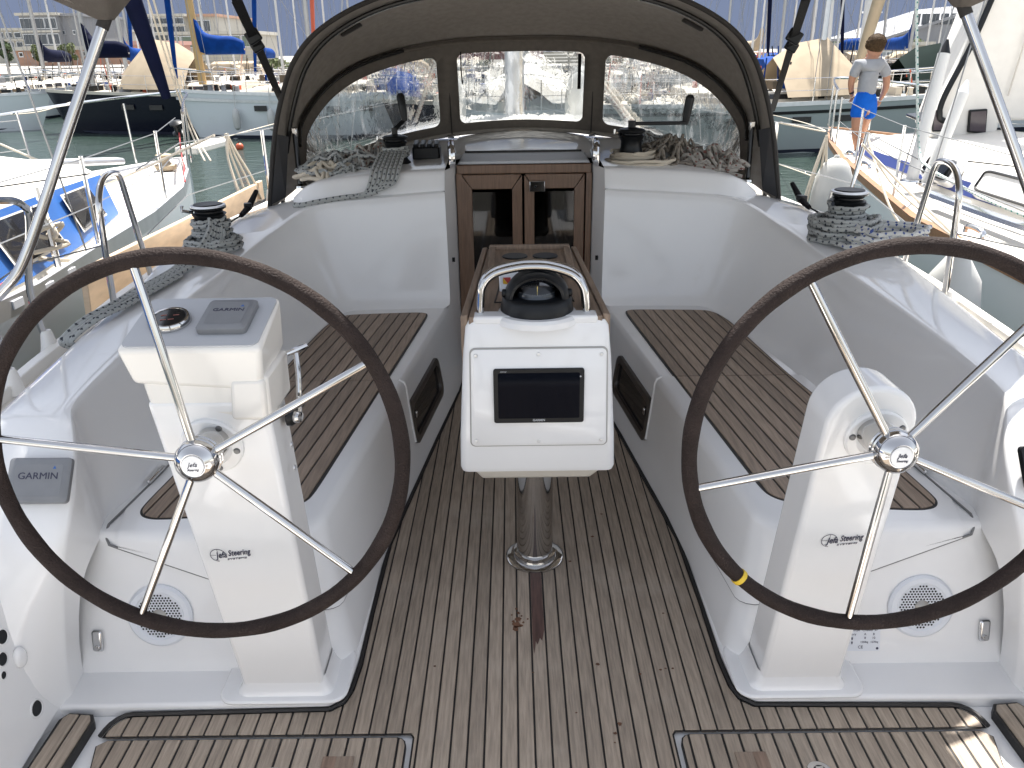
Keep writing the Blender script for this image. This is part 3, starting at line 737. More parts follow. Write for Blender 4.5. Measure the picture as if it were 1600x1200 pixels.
for tx, a, b, sz in (('BAVARIA', -.025, .022, .011), ('Cruiser 37', .025, .022, .010), ('Category', -.030, .010, .009), ('A', .012, .010, .009), ('B', .036, .010, .009), ('Max', -.038, -.001, .009), ('8', .012, -.001, .009), ('10', .036, -.001, .009), ('Max', -.038, -.013, .009), ('1350kg', .010, -.013, .0075), ('1570kg', .038, -.013, .0075), ('CE', 0, -.028, .012)): ptx(tx, a, b, sz)
sc_ = M()
for a, b in ((-.047, -.032), (.047, -.032), (-.047, .032), (.047, .032)): sc_.lathe([(.001, .002), (.004, .001)], c+ux*a+up*b, nr, 8)
for b in (-.001, -.013): sc_.lathe([(.0025, .0013), (.0025, .0014)], c+ux*-.024+up*b, nr, 8).box(c+ux*-.024+up*(b-.004)+nr*.001, (.003, .001, .006))
sc_.build('plate_screws', INK, P_)

# ---- companionway: header, doors, hatch, hood
M().box((0, 4.27, 1.055), (.70, .03, .046)).build('companionway_header', MAHO, Y, bevel=.004)
for s in (-1, 1):
    M().box((s*.338, 4.262, .52), (.030, .03, 1.03)).build('door_jamb', MAHO, Y, bevel=.003)
def door(s):
    y = 4.262; x0, x1 = .006, .320; zt = 1.028; zb = .02; w_ = .052; X = lambda x: s*x + -.005
    D = M()
    D.prism([(X(x0), zb), (X(x0+w_), zb+w_), (X(x0+w_), zt-.075), (X(x0), zt-.003)], y-.014, y+.012, 'y')
    D.prism([(X(x1), zb), (X(x1-w_), zb+w_), (X(x1-w_), zt-.075), (X(x1), zt-.003)], y-.014, y+.012, 'y')
    dd = D.build('door', MAHO, Y, smooth=False, bevel=.002)
    M().prism([(X(x0+.004), zt), (X(x0+w_+.001), zt-.073), (X(x1-w_-.001), zt-.073), (X(x1-.004), zt)], y-.013, y+.012, 'y').build('door_rail', MAHO, dd, smooth=False, bevel=.002)
    M().box((X((x0+x1)/2), y+.002, (zb+zt)/2-.03), (x1-x0-.09, .006, zt-zb-.12)).build('door_pane', DGLASS, dd, smooth=False)
    M().lathe([(.001, .016), (.008, .014), (.010, 0)], (X(x0+.025), y-.014, .50), (0, -1, 0), 12).build('door_knob', BLK, dd)
    return dd
door(-1); d2 = door(1)
lp = M().box((.068, 4.238, .968), (.082, .010, .056)).build('lock_plate', STEEL, d2, bevel=.004)
M().lathe([(.001, .003), (.005, .003), (.006, 0)], (.058, 4.233, .968), (0, -1, 0), 12).build('keyhole', BLK, lp)
M().box((0, 4.95, .40), (2.1, 1.35, 1.25)).build('saloon_interior', CABIN, Y, smooth=False)
# hollow: replace by open-fronted shell
bpy.data.objects.remove(bpy.data.objects['saloon_interior'])
sh_ = M()
sh_.poly([(-1, 6.4, -.3), (1, 6.4, -.3), (1, 6.4, 1.06), (-1, 6.4, 1.06)]); sh_.poly([(-1, 4.29, -.3), (1, 4.29, -.3), (1, 6.4, -.3), (-1, 6.4, -.3)])
for s in (-1, 1): sh_.poly([(s*1, 4.29, -.3), (s*1, 6.4, -.3), (s*1, 6.4, 1.06), (s*1, 4.29, 1.06)])
sh_.poly([(-1, 4.72, 1.05), (1, 4.72, 1.05), (1, 6.4, 1.05), (-1, 6.4, 1.05)])
sh_.build('saloon_shell', CABIN, Y, smooth=False)
M().box((.33, 5.0, .45), (.42, .5, .16)).build('saloon_cushion', REDC, Y, bevel=.04, seg=3)
M().box((.35, 5.0, .22), (.5, .6, .26)).build('saloon_bench', G2, Y, bevel=.02)
M().tube(smooth_path([(.16, 4.6, .98), (.19, 4.6, .80), (.24, 4.65, .60), (.30, 4.7, .5)]), .010).build('saloon_cable', BLK, Y)
ht = M().hexa([(-.345, 4.245, 1.082), (.345, 4.245, 1.082), (.335, 4.70, 1.094), (-.335, 4.70, 1.094)], [(-.33, 4.25, 1.100), (.33, 4.25, 1.100), (.33, 4.70, 1.110), (-.33, 4.70, 1.110)]).build('sliding_hatch', GREYD, Y, bevel=.006)
M().box((0, 4.55, 1.110), (.64, .018, .012)).build('hatch_groove', CAULK, Y, smooth=False)
hd = M().loft([[(x, y, z-.03*(x/.4)**2*1.0) for x in [-.40+.08*i for i in range(11)]] for y, z in ((4.565, 1.095), (4.57, 1.122), (4.60, 1.128), (5.0, 1.142), (5.35, 1.150))])
hd.build('hatch_hood', G, Y, ang=50)
for s in (-1, 1):
    B = M().hexa([(s*.350, 4.16, 1.078), (s*.372, 4.12, 1.078), (s*.398, 4.55, 1.095), (s*.368, 4.55, 1.095)], [(s*.350, 4.16, 1.100), (s*.372, 4.12, 1.100), (s*.398, 4.55, 1.118), (s*.368, 4.55, 1.118)]).build('hatch_slide', ALU, Y, smooth=False, bevel=.003)
    M().tube(smooth_path([(s*.366, 4.20, 1.09), (s*.366, 4.205, 1.15), (s*.372, 4.25, 1.172), (s*.385, 4.42, 1.172), (s*.392, 4.49, 1.155), (s*.392, 4.50, 1.10)], 5), .018, 10).build('grab_handle', STEEL, B)
    M().hexa([(s*.358, 4.20, 1.09), (s*.378, 4.20, 1.09), (s*.400, 4.50, 1.10), (s*.380, 4.50, 1.10)], [(s*.360, 4.215, 1.150), (s*.376, 4.215, 1.150), (s*.394, 4.46, 1.155), (s*.380, 4.46, 1.155)]).build('handle_web', BLK, B, smooth=False)

# ---- mast and rig of our own boat
M().tube([(-.03, 7.6, .9), (-.03, 7.75, 14)], .085, 16).build('mast', ALU, Y)
M().tube(smooth_path([(.02, 7.45, .95), (.03, 7.46, 2.2), (.0, 7.5, 4)]), .012, 6).build('mast_halyard', ROPEW, Y)
for s in (-1, 1):
    M().tube([(s*1.60, 7.2, .70), (s*.05, 7.62, 13)], .006, 6).build('shroud', WIREM, Y)
    M().tube([(s*1.50, 7.25, .70), (s*.55, 7.62, 6)], .005, 6).build('shroud', WIREM, Y)
M().tube([(0, 10.8, .75), (0, 7.8, 13.5)], .006, 6).build('forestay', WIREM, Y)
M().tube([(-1.0, 8.2, 1.0), (-.4, 7.4, 2.3)], .020, 8).build('vang_line', ROPED, Y)
M().tube([(.95, 6.4, .95), (.25, 7.4, 1.9)], .018, 8).build('vang_line', ROPED, Y)
M().tube([(1.15, 6.6, .80), (.35, 7.5, 1.8)], .018, 8).build('vang_line', ROPEW, Y)
# ================================================================== PEDESTALS
def shear_y(m, y0, k):      # lean the pedestal: top comes aft
    m.v = [(x, y - k*max(0, z-.03), z) for x, y, z in m.v]; return m
LEAN = .135
def ped_face(z, y0=1.672): return y0 - LEAN*max(0, z-.03)
BOLT = mat('bolt_grey', (.16, .16, .16), .4, .6)
def pedestal(s, label, arched):
    P = thing('wheel_pedestal', label, 'pedestal', (s*.69, 1.74, .02))
    M().prism([(x, y) for x, y in rrect(s*.695, 1.745, .345, .215, .045, 5)], .020, .032).build('base_flange', G, P, bevel=.006, seg=3)
    xc = s*.690; wb, wt = .108, .099
    if arched:
        zt = .858
        pr = [(xc-wb, .03), (xc+wb, .03)] + [(s*.709+wt*cos(a), zt+.099*sin(a)) for a in [pi*i/16 for i in range(17)]]
    else:
        pr = [(xc-wb, .03), (xc+wb, .03), (s*.715+.128, .945), (s*.715-.128, .945)]
    b = M().prism(pr, 1.672, 1.80, 'y'); shear_y(b, 0, LEAN)
    b.build('column', G, P, bevel=.013, seg=4)
    # foot fairing
    f = M().loft([[(x, y, .03) for x, y in rrect(xc, 1.738, .262, .162, .03, 4)], [(x, y, .048) for x, y in rrect(xc, 1.737, .238, .142, .025, 4)], [(x, y-.006, .085) for x, y in rrect(xc, 1.736, .222, .126, .02, 4)]], closed=True)
    f.build('foot_fairing', G, P)
    # bearing plate with bolts
    zc = .835; n = Vector((0, -1, -LEAN)).normalized(); c = Vector((s*.722, ped_face(zc)-.001, zc)); u = Vector((1, 0, 0)); v = n.cross(u)
    M().lathe([(.068, -.004), (.068, .006), (.064, .010), (.045, .011), (.036, .024), (.034, .06)], c, n, 40).build('bearing_plate', G, P)
    bo = M()
    for k in range(5):
        a = rad(62+72*k + (0 if s < 0 else 40)); p = c+u*(.055*cos(a))+v*(.055*sin(a))+n*.0102
        M().lathe([(.001, .004), (.006, .004), (.0075, .001), (.0075, 0)], p, n, 14).build('bolt', BOLT, P)
    # maker's lettering
    zl = .524 if s < 0 else .546
    o = Vector((-.741 if s < 0 else .709, ped_face(zl), zl)) + n*.0022; K_ = .77
    tl = (u*cos(rad(6))+v*sin(rad(6))); vl = n.cross(tl)
    text('Jefa', .034*K_, o-tl*.033*K_-vl*.001, tl, vl, 'maker_lettering', INK, P, shear=.3, bold=.0002, squash=.70)
    text('Steering', .032*K_, o+tl*.024*K_+vl*.002, tl, vl, 'maker_lettering', INK, P, shear=.3, bold=.0002, squash=.66)
    text('SYSTEMS', .0085*K_, o+tl*.012*K_-vl*.020*K_, tl, vl, 'maker_lettering', INK, P, shear=.2, squash=1.9)
    ci = o-tl*.042*K_; M().tube([ci+u*(.024*K_*cos(a))+v*(.024*K_*sin(a)) for a in [rad(20+250*i/30) for i in range(31)]], .0007, 4).tube([ci-u*.023*K_, ci-u*.006*K_], .0005, 4).tube([ci+v*.023*K_, ci+v*.010*K_], .0005, 4).build('maker_emblem', INK, P)
    return P, c, n
PL, cL, nL = pedestal(-1, 'white wheel pedestal topped by the instrument pod and throttle lever', False)
PR, cR, nR = pedestal(1, 'white wheel pedestal with a plain rounded top', True)
# ---- instrument pod on the left pedestal
pt = lambda x, y, z: (x, y, z)
fx0, fx1, bx0, bx1 = -.878, -.578, -.878, -.585
fy0, by0, fz, bz = 1.535, 1.735, 1.068, 1.118
top = M().hexa([(fx0+.018, fy0+.012, .985), (fx1-.012, fy0+.012, .965), (bx1-.005, by0, 1.0), (bx0+.02, by0, 1.0)], [(fx0, fy0, fz), (fx1, fy0, fz), (bx1, by0, bz), (bx0, by0, bz)])
top.build('pod', G2, PL, bevel=.012, seg=4)
M().prism([(-.836, .925), (-.582, .895), (-.580, 1.0), (-.846, 1.0)], 1.552, 1.72, 'y').build('pod_skirt', G2, PL, bevel=.010, seg=3)
M().prism([(-.665, .902), (-.588, .90), (-.584, .995), (-.655, .995)], 1.541, 1.70, 'y').build('pod_rib', G2, PL, bevel=.010, seg=3)
e1 = Vector((1, 0, 0)); e2 = Vector((0, by0-fy0, bz-fz)).normalized(); e3 = e1.cross(e2)
po = Vector((fx0, fy0, fz))
def pp(a, b, h=0): return po + e1*a + e2*b + e3*h
pl = M(); rr = rrect(.149, .103, .282, .192, .018, 4); pl.hexa([tuple(pp(a, b, -.002)) for a, b in rr], [tuple(pp(a, b, .0022)) for a, b in rr]); pl.build('pod_panel', GREYD, PL, smooth=False)
gc = pp(.083, .100, .002)
GA = M().lathe([(.044, 0), (.044, .008), (.040, .014), (.036, .014), (.035, .010), (.001, .010)], gc, e3, 40).build('gauge_bezel', STEEL, PL)
M().lathe([(.036, .0105), (.034, .0125), (.001, .0125)], gc, e3, 36).build('gauge_dial', BLKG, GA)
gm = M()
for a, b in ((-.014, .008), (.012, .009), (-.010, -.010), (.006, -.008)):
    gm.box(gc+e1*a+e2*b+e3*.0130, (.012, .002, .0006), (rad(14), 0, .3))
gm.build('gauge_marks', mat('gauge_red', (.30, .10, .08), .5), GA, smooth=False)
def cover(name, label, c, ax, up_, w, h, par=None, txt='GARMIN', off=(0, 0)):
    ax = Vector(ax).normalized(); up_ = Vector(up_); up_ = (up_-ax*up_.dot(ax)).normalized(); n = ax.cross(up_); c = Vector(c)
    T = thing(name, label, 'instrument cover', c, 'grey instrument covers')
    r0 = rrect(0, 0, w, h, .010, 4); r1 = rrect(0, 0, w-.010, h-.010, .008, 4)
    m = M().loft([[tuple(c+ax*a+up_*b) for a, b in r0], [tuple(c+ax*a+up_*b+n*.013) for a, b in r0], [tuple(c+ax*a+up_*b+n*.017) for a, b in r1]], closed=True)
    m.poly([tuple(c+ax*a+up_*b+n*.017) for a, b in r1]); m.build('cover_shell', GREYC, T, ang=40)
    g = M().poly([tuple(c+ax*a*.82+up_*b*.78+n*.0174) for a, b in r1]).build('cover_inset', GREYC, T, smooth=False)
    text(txt, w*.155, c+ax*off[0]+up_*off[1]+n*.0178, ax, up_, 'cover_lettering', INK, T, squash=1.1)
    d = c+ax*(off[0]+w*.25)+up_*(off[1]+w*.12)+n*.0178
    M().poly([tuple(d+ax*-.0045), tuple(d+ax*.0045), tuple(d+up_*.008)]).build('cover_emblem', INKB, T, smooth=False)
    return T
cover('instrument_cover', 'grey instrument cover beside the round gauge on top of the pod', pp(.205, .108, .002), e1, e2, .105, .118, off=(.0, .012))
cover('instrument_cover', 'grey instrument cover on the sloping coaming end at the photo edge', (-1.262, 1.775, .632), (1, .02, -.02), (0, .62, .80), .155, .115, off=(0, .01))
# right-hand display left uncovered
c0 = Vector((1.262, 1.775, .632)); ax = Vector((1, -.02, .02)).normalized(); up_ = Vector((0, .62, .80)); n0 = ax.cross(up_).normalized()
D = thing('autopilot_display', 'black uncovered display on the sloping coaming end', 'display', c0)
dm = M().loft([[tuple(c0+ax*a+up_*b) for a, b in rrect(.01, .0, .125, .115, .012, 4)], [tuple(c0+ax*a+up_*b+n0*.014) for a, b in rrect(.01, 0, .120, .110, .012, 4)]], closed=True)
dm.poly([tuple(c0+ax*a+up_*b+n0*.014) for a, b in rrect(.01, 0, .120, .110, .012, 4)]); dm.build('display_case', BLK, D)
M().poly([tuple(c0+ax*a+up_*b+n0*.0146) for a, b in rrect(.01, .008, .095, .08, .006, 3)]).build('display_glass', SCREEN, D, smooth=False)
# throttle lever on the inboard side of the left pedestal
T = thing('throttle_lever', 'chrome throttle lever on the inboard side of the pod pedestal', 'lever', (-.565, 1.62, .86))
M().lathe([(.024, 0), (.024, .010), (.019, .017), (.008, .020)], (-.574, 1.640, .868), (1, 0, 0), 28).build('lever_boss', BLK, T)
M().lathe([(.014, .014), (.015, .026), (.012, .033), (.001, .035)], (-.574, 1.640, .868), (1, -.3, 0), 24).build('lever_hub', STEEL, T)
M().tube(smooth_path([(-.547, 1.636, .868), (-.545, 1.642, .905), (-.545, 1.660, .955), (-.550, 1.680, 1.005)]), [.0062]*16 if False else .0062, 10).build('lever_arm', STEEL, T)
M().tube([(-.568, 1.675, 1.003), (-.552, 1.680, 1.008), (-.524, 1.688, 1.018)], [.006, .008, .005], 10).build('lever_grip', STEEL, T)
for z, y in ((.80, 1.63), (.90, 1.60), (.74, 1.63)):
    M().lathe([(.001, .004), (.006, .003), (.007, 0)], (-.572, y, z), (1, 0, 0), 12).build('side_screw', ALU, PL)
# small switch pod and drain holes on the stern sides
for s in (-1, 1):
    for x, y, z, r in ((1.345, 1.612, .352, .026), (1.336, 1.585, .302, .019), (1.329, 1.555, .259, .017), (1.325, 1.537, .225, .010), (1.302, 1.579, .077, .021)):
        O = M().lathe([(r*1.2, -.004), (r*1.2, .003), (r, .004), (r*.95, .001)], (s*x, y, z), (-s, 0, .15), 18).build('side_opening', G, Y)
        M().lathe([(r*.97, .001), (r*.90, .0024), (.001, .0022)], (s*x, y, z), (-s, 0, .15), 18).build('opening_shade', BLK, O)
    M().ball((s*1.318, 1.600, .225), (.014, .020, .030), 14, 10).build('shell_lamp', G, Y)

# ================================================================== WHEELS
def wheel(s, label, tx, ty, ang0, tape):
    c = Vector((s*.710, 1.462, .857)); n = Vector((tx, 1, ty)).normalized()
    u = Vector((1, 0, 0)); u = (u-n*u.dot(n)).normalized(); v = u.cross(n); v = -v if v.z < 0 else v
    W = thing('steering_wheel', label, 'steering wheel', c, 'twin steering wheels')
    R_, r_ = .4145, .0168
    rim = M(); K = 120
    vs = []; 
    for i in range(K):
        a = 2*pi*i/K; rd = u*cos(a)+v*sin(a)
        rr_ = r_*(1+.03*sin(a*9)+.025*sin(a*23+1))
        for j in range(14):
            b = 2*pi*j/14; vs.append(c + rd*(R_+rr_*cos(b)) - n*(rr_*sin(b)))
    fs = [(i*14+j, i*14+(j+1) % 14, ((i+1) % K)*14+(j+1) % 14, ((i+1) % K)*14+j) for i in range(K) for j in range(14)]
    rim.add(vs, fs); ro = rim.build('rim', LEATH, W, sharp=False)
    if tape:
        a0 = rad(tape); pts = [c + (u*cos(a)+v*sin(a))*R_ for a in (a0-.013, a0, a0+.013)]
        M().tube(pts, r_*1.10, 16).build('yellow_tape', YELT, ro)
    for k in range(5):
        a = rad(ang0+72*k); rd = u*cos(a)+v*sin(a)
        M().tube([c+rd*.030-n*.012, c+rd*.20-n*.006, c+rd*(R_-.010)], [.0085, .0092, .0085], 14).build('spoke', STEEL, W)
    ax = -n
    M().lathe([(.036, -.085), (.038, -.016), (.044, -.013), (.0455, -.004), (.0425, -.002), (.0425, .001), (.0455, .003), (.0455, .009), (.0425, .011), (.0425, .014), (.0450, .016), (.0445, .024), (.041, .033), (.034, .041), (.027, .045), (.0255, .046), (.025, .0435), (.001, .0435)], c, ax, 48).build('hub', STEEL, W)
    M().lathe([(.0235, .0440), (.022, .0462), (.001, .0475)], c, ax, 32).build('hub_badge', ALU, W)
    text('Jefa', .013, c+ax*.0480+v*.003, u, v, 'hub_lettering', INK, W, shear=.3)
    text('Steering', .007, c+ax*.0480-v*.008, u, v, 'hub_lettering', INK, W, shear=.3)
    return W
wheel(-1, 'leather-bound steering wheel in front of the pod pedestal', -.035, -.085, 100.5, None)
wheel(1, 'leather-bound steering wheel with a yellow tape mark, before the round-topped pedestal', 0, -.082, 120, 225.5)

# ================================================================== COCKPIT TABLE
TB = thing('cockpit_table', 'cockpit table with a white plotter housing, folded teak leaves and one steel post', 'table', (0, 2.33, 0))
M().lathe([(.100, 0), (.100, .006), (.094, .010), (.074, .010), (.072, .030), (.066, .032)], (0, 2.335, 0), n=40).build('post_flange', STEEL, TB)
M().lathe([(.061, .01), (.061, .46)], (0, 2.335, 0), n=40).build('post', STEEL, TB)
fb = []
for z, hw, y in ((.445, .229, 2.135), (.46, .233, 2.130), (.56, .230, 2.136), (.80, .215, 2.148), (.895, .205, 2.155), (.912, .197, 2.165)):
    fb.append([(x, yy, z) for x, yy in rrect(.004, y+.135, 2*hw, .27, .022, 4)])
hs = M().loft(fb, closed=True, caps=True); hs.build('plotter_housing', G, TB, ang=50)
M().hexa([(-.165, 2.16, .405), (.165, 2.16, .405), (.17, 2.90, .405), (-.17, 2.90, .405)], [(-.195, 2.145, .448), (.205, 2.145, .448), (.20, 2.93, .448), (-.20, 2.93, .448)]).build('under_tray', TRAY, TB, bevel=.01)
# raised white panel with a shadow gap, plotter and screws
def tf(z): return interp([(.46, 2.130), (.56, 2.136), (.80, 2.148), (.895, 2.155)], z) - .001
pc = Vector((.008, tf(.685), .685)); pu = Vector((1, 0, 0)); pv = Vector((0, .05, 1)).normalized(); pn = pu.cross(pv)
def panel(w, h, r, d0, d1, name, m, par, dz=0., taper=0.):
    a = rrect(0, dz, w, h, r, 5); q = M().loft([[tuple(pc+pu*x*(1-taper*(y-dz)/h)+pv*y+pn*d0) for x, y in a], [tuple(pc+pu*x*(1-taper*(y-dz)/h)+pv*y+pn*d1) for x, y in a], [tuple(pc+pu*x*.985*(1-taper*(y-dz)/h)+pv*(dz+(y-dz)*.985)+pn*(d1+.002)) for x, y in a]], closed=True)
    q.poly([tuple(pc+pu*x*.985*(1-taper*(y-dz)/h)+pv*(dz+(y-dz)*.985)+pn*(d1+.002)) for x, y in a]); return q.build(name, m, par, ang=40)
panel(.402, .307, .016, -.004, .0015, 'panel_gasket', mat('gasket_grey', (.33, .32, .30), .6), TB, taper=.03)
pw = panel(.394, .299, .014, 0, .006, 'plotter_panel', G, TB, taper=.03)
for a, b in ((-.18, .133), (0, .135), (.18, .133), (-.185, -.133), (0, -.136), (.185, -.133), ):
    M().lathe([(.001, .003), (.005, .0025), (.006, 0)], pc+pu*a+pv*b+pn*.008, pn, 12).build('panel_screw', ALU, pw)
PLT = thing('chart_plotter', 'black chart plotter screen set in the white table housing', 'chart plotter', pc)
panel(.262, .166, .007, .004, .016, 'plotter_case', BLK, PLT, dz=.010)
a = rrect(0, .012, .236, .140, .004, 2); M().poly([tuple(pc+pu*x+pv*y+pn*.0185) for x, y in a]).build('plotter_screen', SCREEN, PLT, smooth=False)
text('GARMIN', .0095, pc+pu*0+pv*-.064+pn*.0188, pu, pv, 'plotter_lettering', PALE, PLT, bold=.0002)
text('GPSMAP', .005, pc+pu*-.102+pv*.086+pn*.0188, pu, pv, 'plotter_lettering', PALE, PLT)
M().lathe([(.0025, 0), (.001, .0004)], pc+pu*.12+pv*.07+pn*.0186, pn, 8).build('plotter_sensor', PALE, PLT)
# teak top: fixed centre with fiddles, cut-outs and folded side leaves
tz = .925
tp = M().hexa([(-.190, 2.165, .900), (.190, 2.165, .900), (.155, 2.99, .905), (-.155, 2.99, .905)], [(-.190, 2.165, tz), (.190, 2.165, tz), (.155, 2.99, tz+.006), (-.155, 2.99, tz+.006)])
tp.build('table_top', TEAKT, TB, smooth=False, bevel=.003)
for s in (-1, 1):
    M().hexa([(s*.194, 2.175, .46), (s*.216, 2.175, .46), (s*.180, 3.0, .50), (s*.160, 3.0, .50)], [(s*.192, 2.175, tz+.004), (s*.214, 2.175, tz+.002), (s*.178, 3.0, tz+.008), (s*.158, 3.0, tz+.010)]).build('folded_leaf', TEAKT, TB, smooth=False, bevel=.005)
    M().hexa([(s*.122, 2.55, tz), (s*.146, 2.55, tz), (s*.152, 2.985, tz+.004), (s*.128, 2.985, tz+.004)], [(s*.122, 2.55, tz+.012), (s*.146, 2.55, tz+.012), (s*.152, 2.985, tz+.018), (s*.128, 2.985, tz+.018)]).build('fiddle_rail', TEAKT, TB, smooth=False, bevel=.004)
    M().lathe([(.001, .0095), (.044, .0095), (.047, .0065), (.046, .004)], (s*.055, 2.86, tz), n=28).build('cup_hole', BLK, TB)
M().box((0, 2.978, tz+.013), (.30, .022, .018)).build('fiddle_rail', TEAKT, TB, smooth=False, bevel=.004)
gr = M()
for a, b in (((-.118, 2.30), (-.085, 2.78)), ((.118, 2.30), (.085, 2.78)), ((-.118, 2.30), (.118, 2.30))):
    gr.tube([(a[0], a[1], tz+.0015), (b[0], b[1], tz+.0048*1.0)], .0028, 5)
gr.build('lid_seam', CAULK, TB)
M().box((0, 2.19, .914), (.355, .06, .026)).build('housing_lip', G, TB, bevel=.008, seg=3)
# steel hand hoop over the compass
for dy in (0, .050):
    y = 2.205+dy
    hp = smooth_path([(-.158, y, .915), (-.156, y+.004, .962), (-.148, y+.008, 1.004), (-.115, y+.012, 1.036), (-.05, y+.014, 1.052), (.0, y+.014, 1.055), (.05, y+.014, 1.050), (.108, y+.012, 1.030), (.137, y+.008, .996), (.146, y+.004, .955), (.148, y, .915)], 6)
    M().tube(hp, .0112, 14).build('hand_hoop', STEEL, TB)
# compass
M().lathe([(.132, -.02), (.130, -.004), (.122, .004), (.10, .005)], (.006, 2.235, .921), n=44).build('compass_plinth', G, TB)
CP = thing('compass', 'black domed compass mounted on the table under the steel hoop', 'compass', (0, 2.235, .925))
cc = Vector((.006, 2.235, .925))
M().lathe([(.106, 0), (.106, .006), (.101, .034), (.096, .040), (.090, .044)], cc, n=44).build('compass_base', BLK, CP)
# hood: half shell open towards the helm
hv = []; nn = 20
for i in range(nn+1):
    a = pi*(-.08)+pi*1.16*i/nn
    row = []
    for (r, d) in ((.070, -.050), (.078, -.052), (.090, -.035), (.094, .0), (.086, .045), (.060, .075)):
        row.append(tuple(cc+Vector((r*cos(a), d, .043+r*.82*max(-.3, sin(a))))))
    hv.append(row)
M().loft(hv).build('compass_hood', BLK, CP, ang=50)
M().ball(cc+Vector((0, .005, .043)), (.068, .060, .054), 28, 16).build('compass_dome', CGLASS, CP)
M().lathe([(.001, .010), (.052, .006), (.058, -.006), (.050, -.02)], cc+Vector((0, .0, .050)), n=32).build('compass_card', mat('compass_card_dark', (.05, .06, .075), .4), CP)
tk_ = M()
for k in range(48):
    a = 2*pi*k/48; tk_.box(cc+Vector((.054*cos(a), .054*sin(a), .0575)), (.006 if k % 4 == 0 else .003, .0012, .0008), (0, 0, a))
tk_.build('compass_ticks', PALE, CP, smooth=False)
M().box(cc+Vector((0, -.048, .068)), (.002, .002, .028)).build('lubber_line', mat('lubber_yellow', (.45, .35, .10), .5), CP, smooth=False)
for s in (-1, 1): M().lathe([(.012, 0), (.012, .010), (.009, .013)], cc+Vector((s*.088, -.01, .052)), (s, 0, 0), 14).build('compass_knob', BLK, CP)
# things lying on the table behind the compass
wb = thing('winch_handle_pocket', 'black holder with a clear ring lying on the teak table behind the compass', 'holder', (0, 2.5, tz))
M().box((-.01, 2.48, tz+.030), (.060, .10, .045)).build('holder_body', BLK, wb, bevel=.006)
M().lathe([(.050, 0), (.052, .005), (.047, .008), (.043, .004)], (-.005, 2.50, tz+.056), n=32).build('holder_ring', CGLASS, wb)
fl = thing('flare_box', 'small white card with a red and yellow diagonal flag mark on the table', 'card', (-.085, 2.42, tz))
M().box((-.075, 2.435, tz+.028), (.062, .012, .066), (-.25, 0, .12)).build('card_body', LABELM, fl, bevel=.004)
o_ = Vector((-.082, 2.4255, tz+.028))
M().poly([o_+Vector((-.012, 0, .016)), o_+Vector((.012, .002, -.016)), o_+Vector((-.012, 0, -.016))]).build('flag_yellow', mat('flag_yellow', (.6, .36, .03), .6), fl, smooth=False)
M().poly([o_+Vector((-.012, 0, .0165)), o_+Vector((.012, .002, .0165)), o_+Vector((.012, .002, -.0155))]).build('flag_red', REDR, fl, smooth=False)
pk = thing('white_case', 'small white ribbed case behind the compass on the table', 'case', (.05, 2.44, tz))
M().box((.045, 2.47, tz+.030), (.055, .012, .055), (-.2, 0, -.1)).build('case_body', LABELM, pk, bevel=.004)

# ================================================================== SPRAYHOOD (dodger)
DG = thing('sprayhood', 'taupe canvas sprayhood with three clear windows over the companionway', 'sprayhood', (0, 4.4, .8))
k = (4.36)/4.5
def resc(x, z): return (CAM.x+(x-CAM.x)*k, CAM.z+(z-CAM.z)*k)
half_a = [(1.385, .835), (1.355, .985), (1.315, 1.17), (1.252, 1.38), (1.155, 1.588), (1.0, 1.738), (.74, 1.860), (.40, 1.932), (0, 1.957)]
A = [(x, 4.36+.03*(1-min(1, (z-.8)/.5)), z) for x, z in half_a]
Bh = [(1.225, 4.46, .952), (1.222, 4.48, 1.04), (1.236, 4.57, 1.17), (1.235, 4.68, 1.29), (1.13, 4.87, 1.45), (.96, 5.02, 1.565), (.70, 5.12, 1.645), (.38, 5.18, 1.69), (0, 5.2, 1.70)]
Ch = [(1.212, 4.46, .940), (1.198, 4.50, .945), (1.155, 4.63, .962), (1.08, 4.82, .985), (.94, 5.0, 1.03), (.76, 5.14, 1.075), (.54, 5.26, 1.112), (.28, 5.34, 1.135), (0, 5.37, 1.145)]
def full(h): 
    h = [Vector(p) for p in h]; l = h + [Vector((-p.x, p.y, p.z)) for p in h[-2::-1]]; return smooth_path(l, 8)
Af, Bf, Cf = full(A), full(Bh), full(Ch); n_ = len(Af)
def realign(B_, C_, xk=.56):
    """pair the points of the panel's foot with those of its head: straight up and down in the middle, by length at the ends"""
    def arc(L_):
        d = [0.]
        for a, b in zip(L_, L_[1:]): d.append(d[-1]+(b-a).length)
        return d
    def at_x(L_, x):
        for a, b in zip(L_, L_[1:]):
            if (a.x-x)*(b.x-x) <= 0 and abs(a.x-b.x) > 1e-9: return a.lerp(b, (x-a.x)/(b.x-a.x))
        return L_[0].copy()
    def at_s(L_, d, s):
        for i in range(len(d)-1):
            if d[i+1] >= s: return L_[i].lerp(L_[i+1], (s-d[i])/max(1e-9, d[i+1]-d[i]))
        return L_[-1].copy()
    half_b = [p for p in B_ if p.x >= 0]; dB = arc(B_); dC = arc(C_); nB = len(B_)
    def s_at_x(L_, d, x):
        for i in range(len(L_)-1):
            if (L_[i].x-x)*(L_[i+1].x-x) <= 0 and abs(L_[i].x-L_[i+1].x) > 1e-9: return lerp(d[i], d[i+1], (x-L_[i].x)/(L_[i+1].x-L_[i].x))
        return 0
    sb = s_at_x(B_, dB, xk); sc = s_at_x(C_, dC, xk); out = []
    for i, p in enumerate(B_):
        if abs(p.x) <= xk: out.append(at_x(C_, p.x*.992))
        elif p.x > 0: out.append(at_s(C_, dC, dB[i]/sb*sc))
        else:
            q = at_s(C_, dC, dB[nB-1-i]/sb*sc); out.append(Vector((-q.x, q.y, q.z)))
    return out
Cf = realign(Bf, Cf)
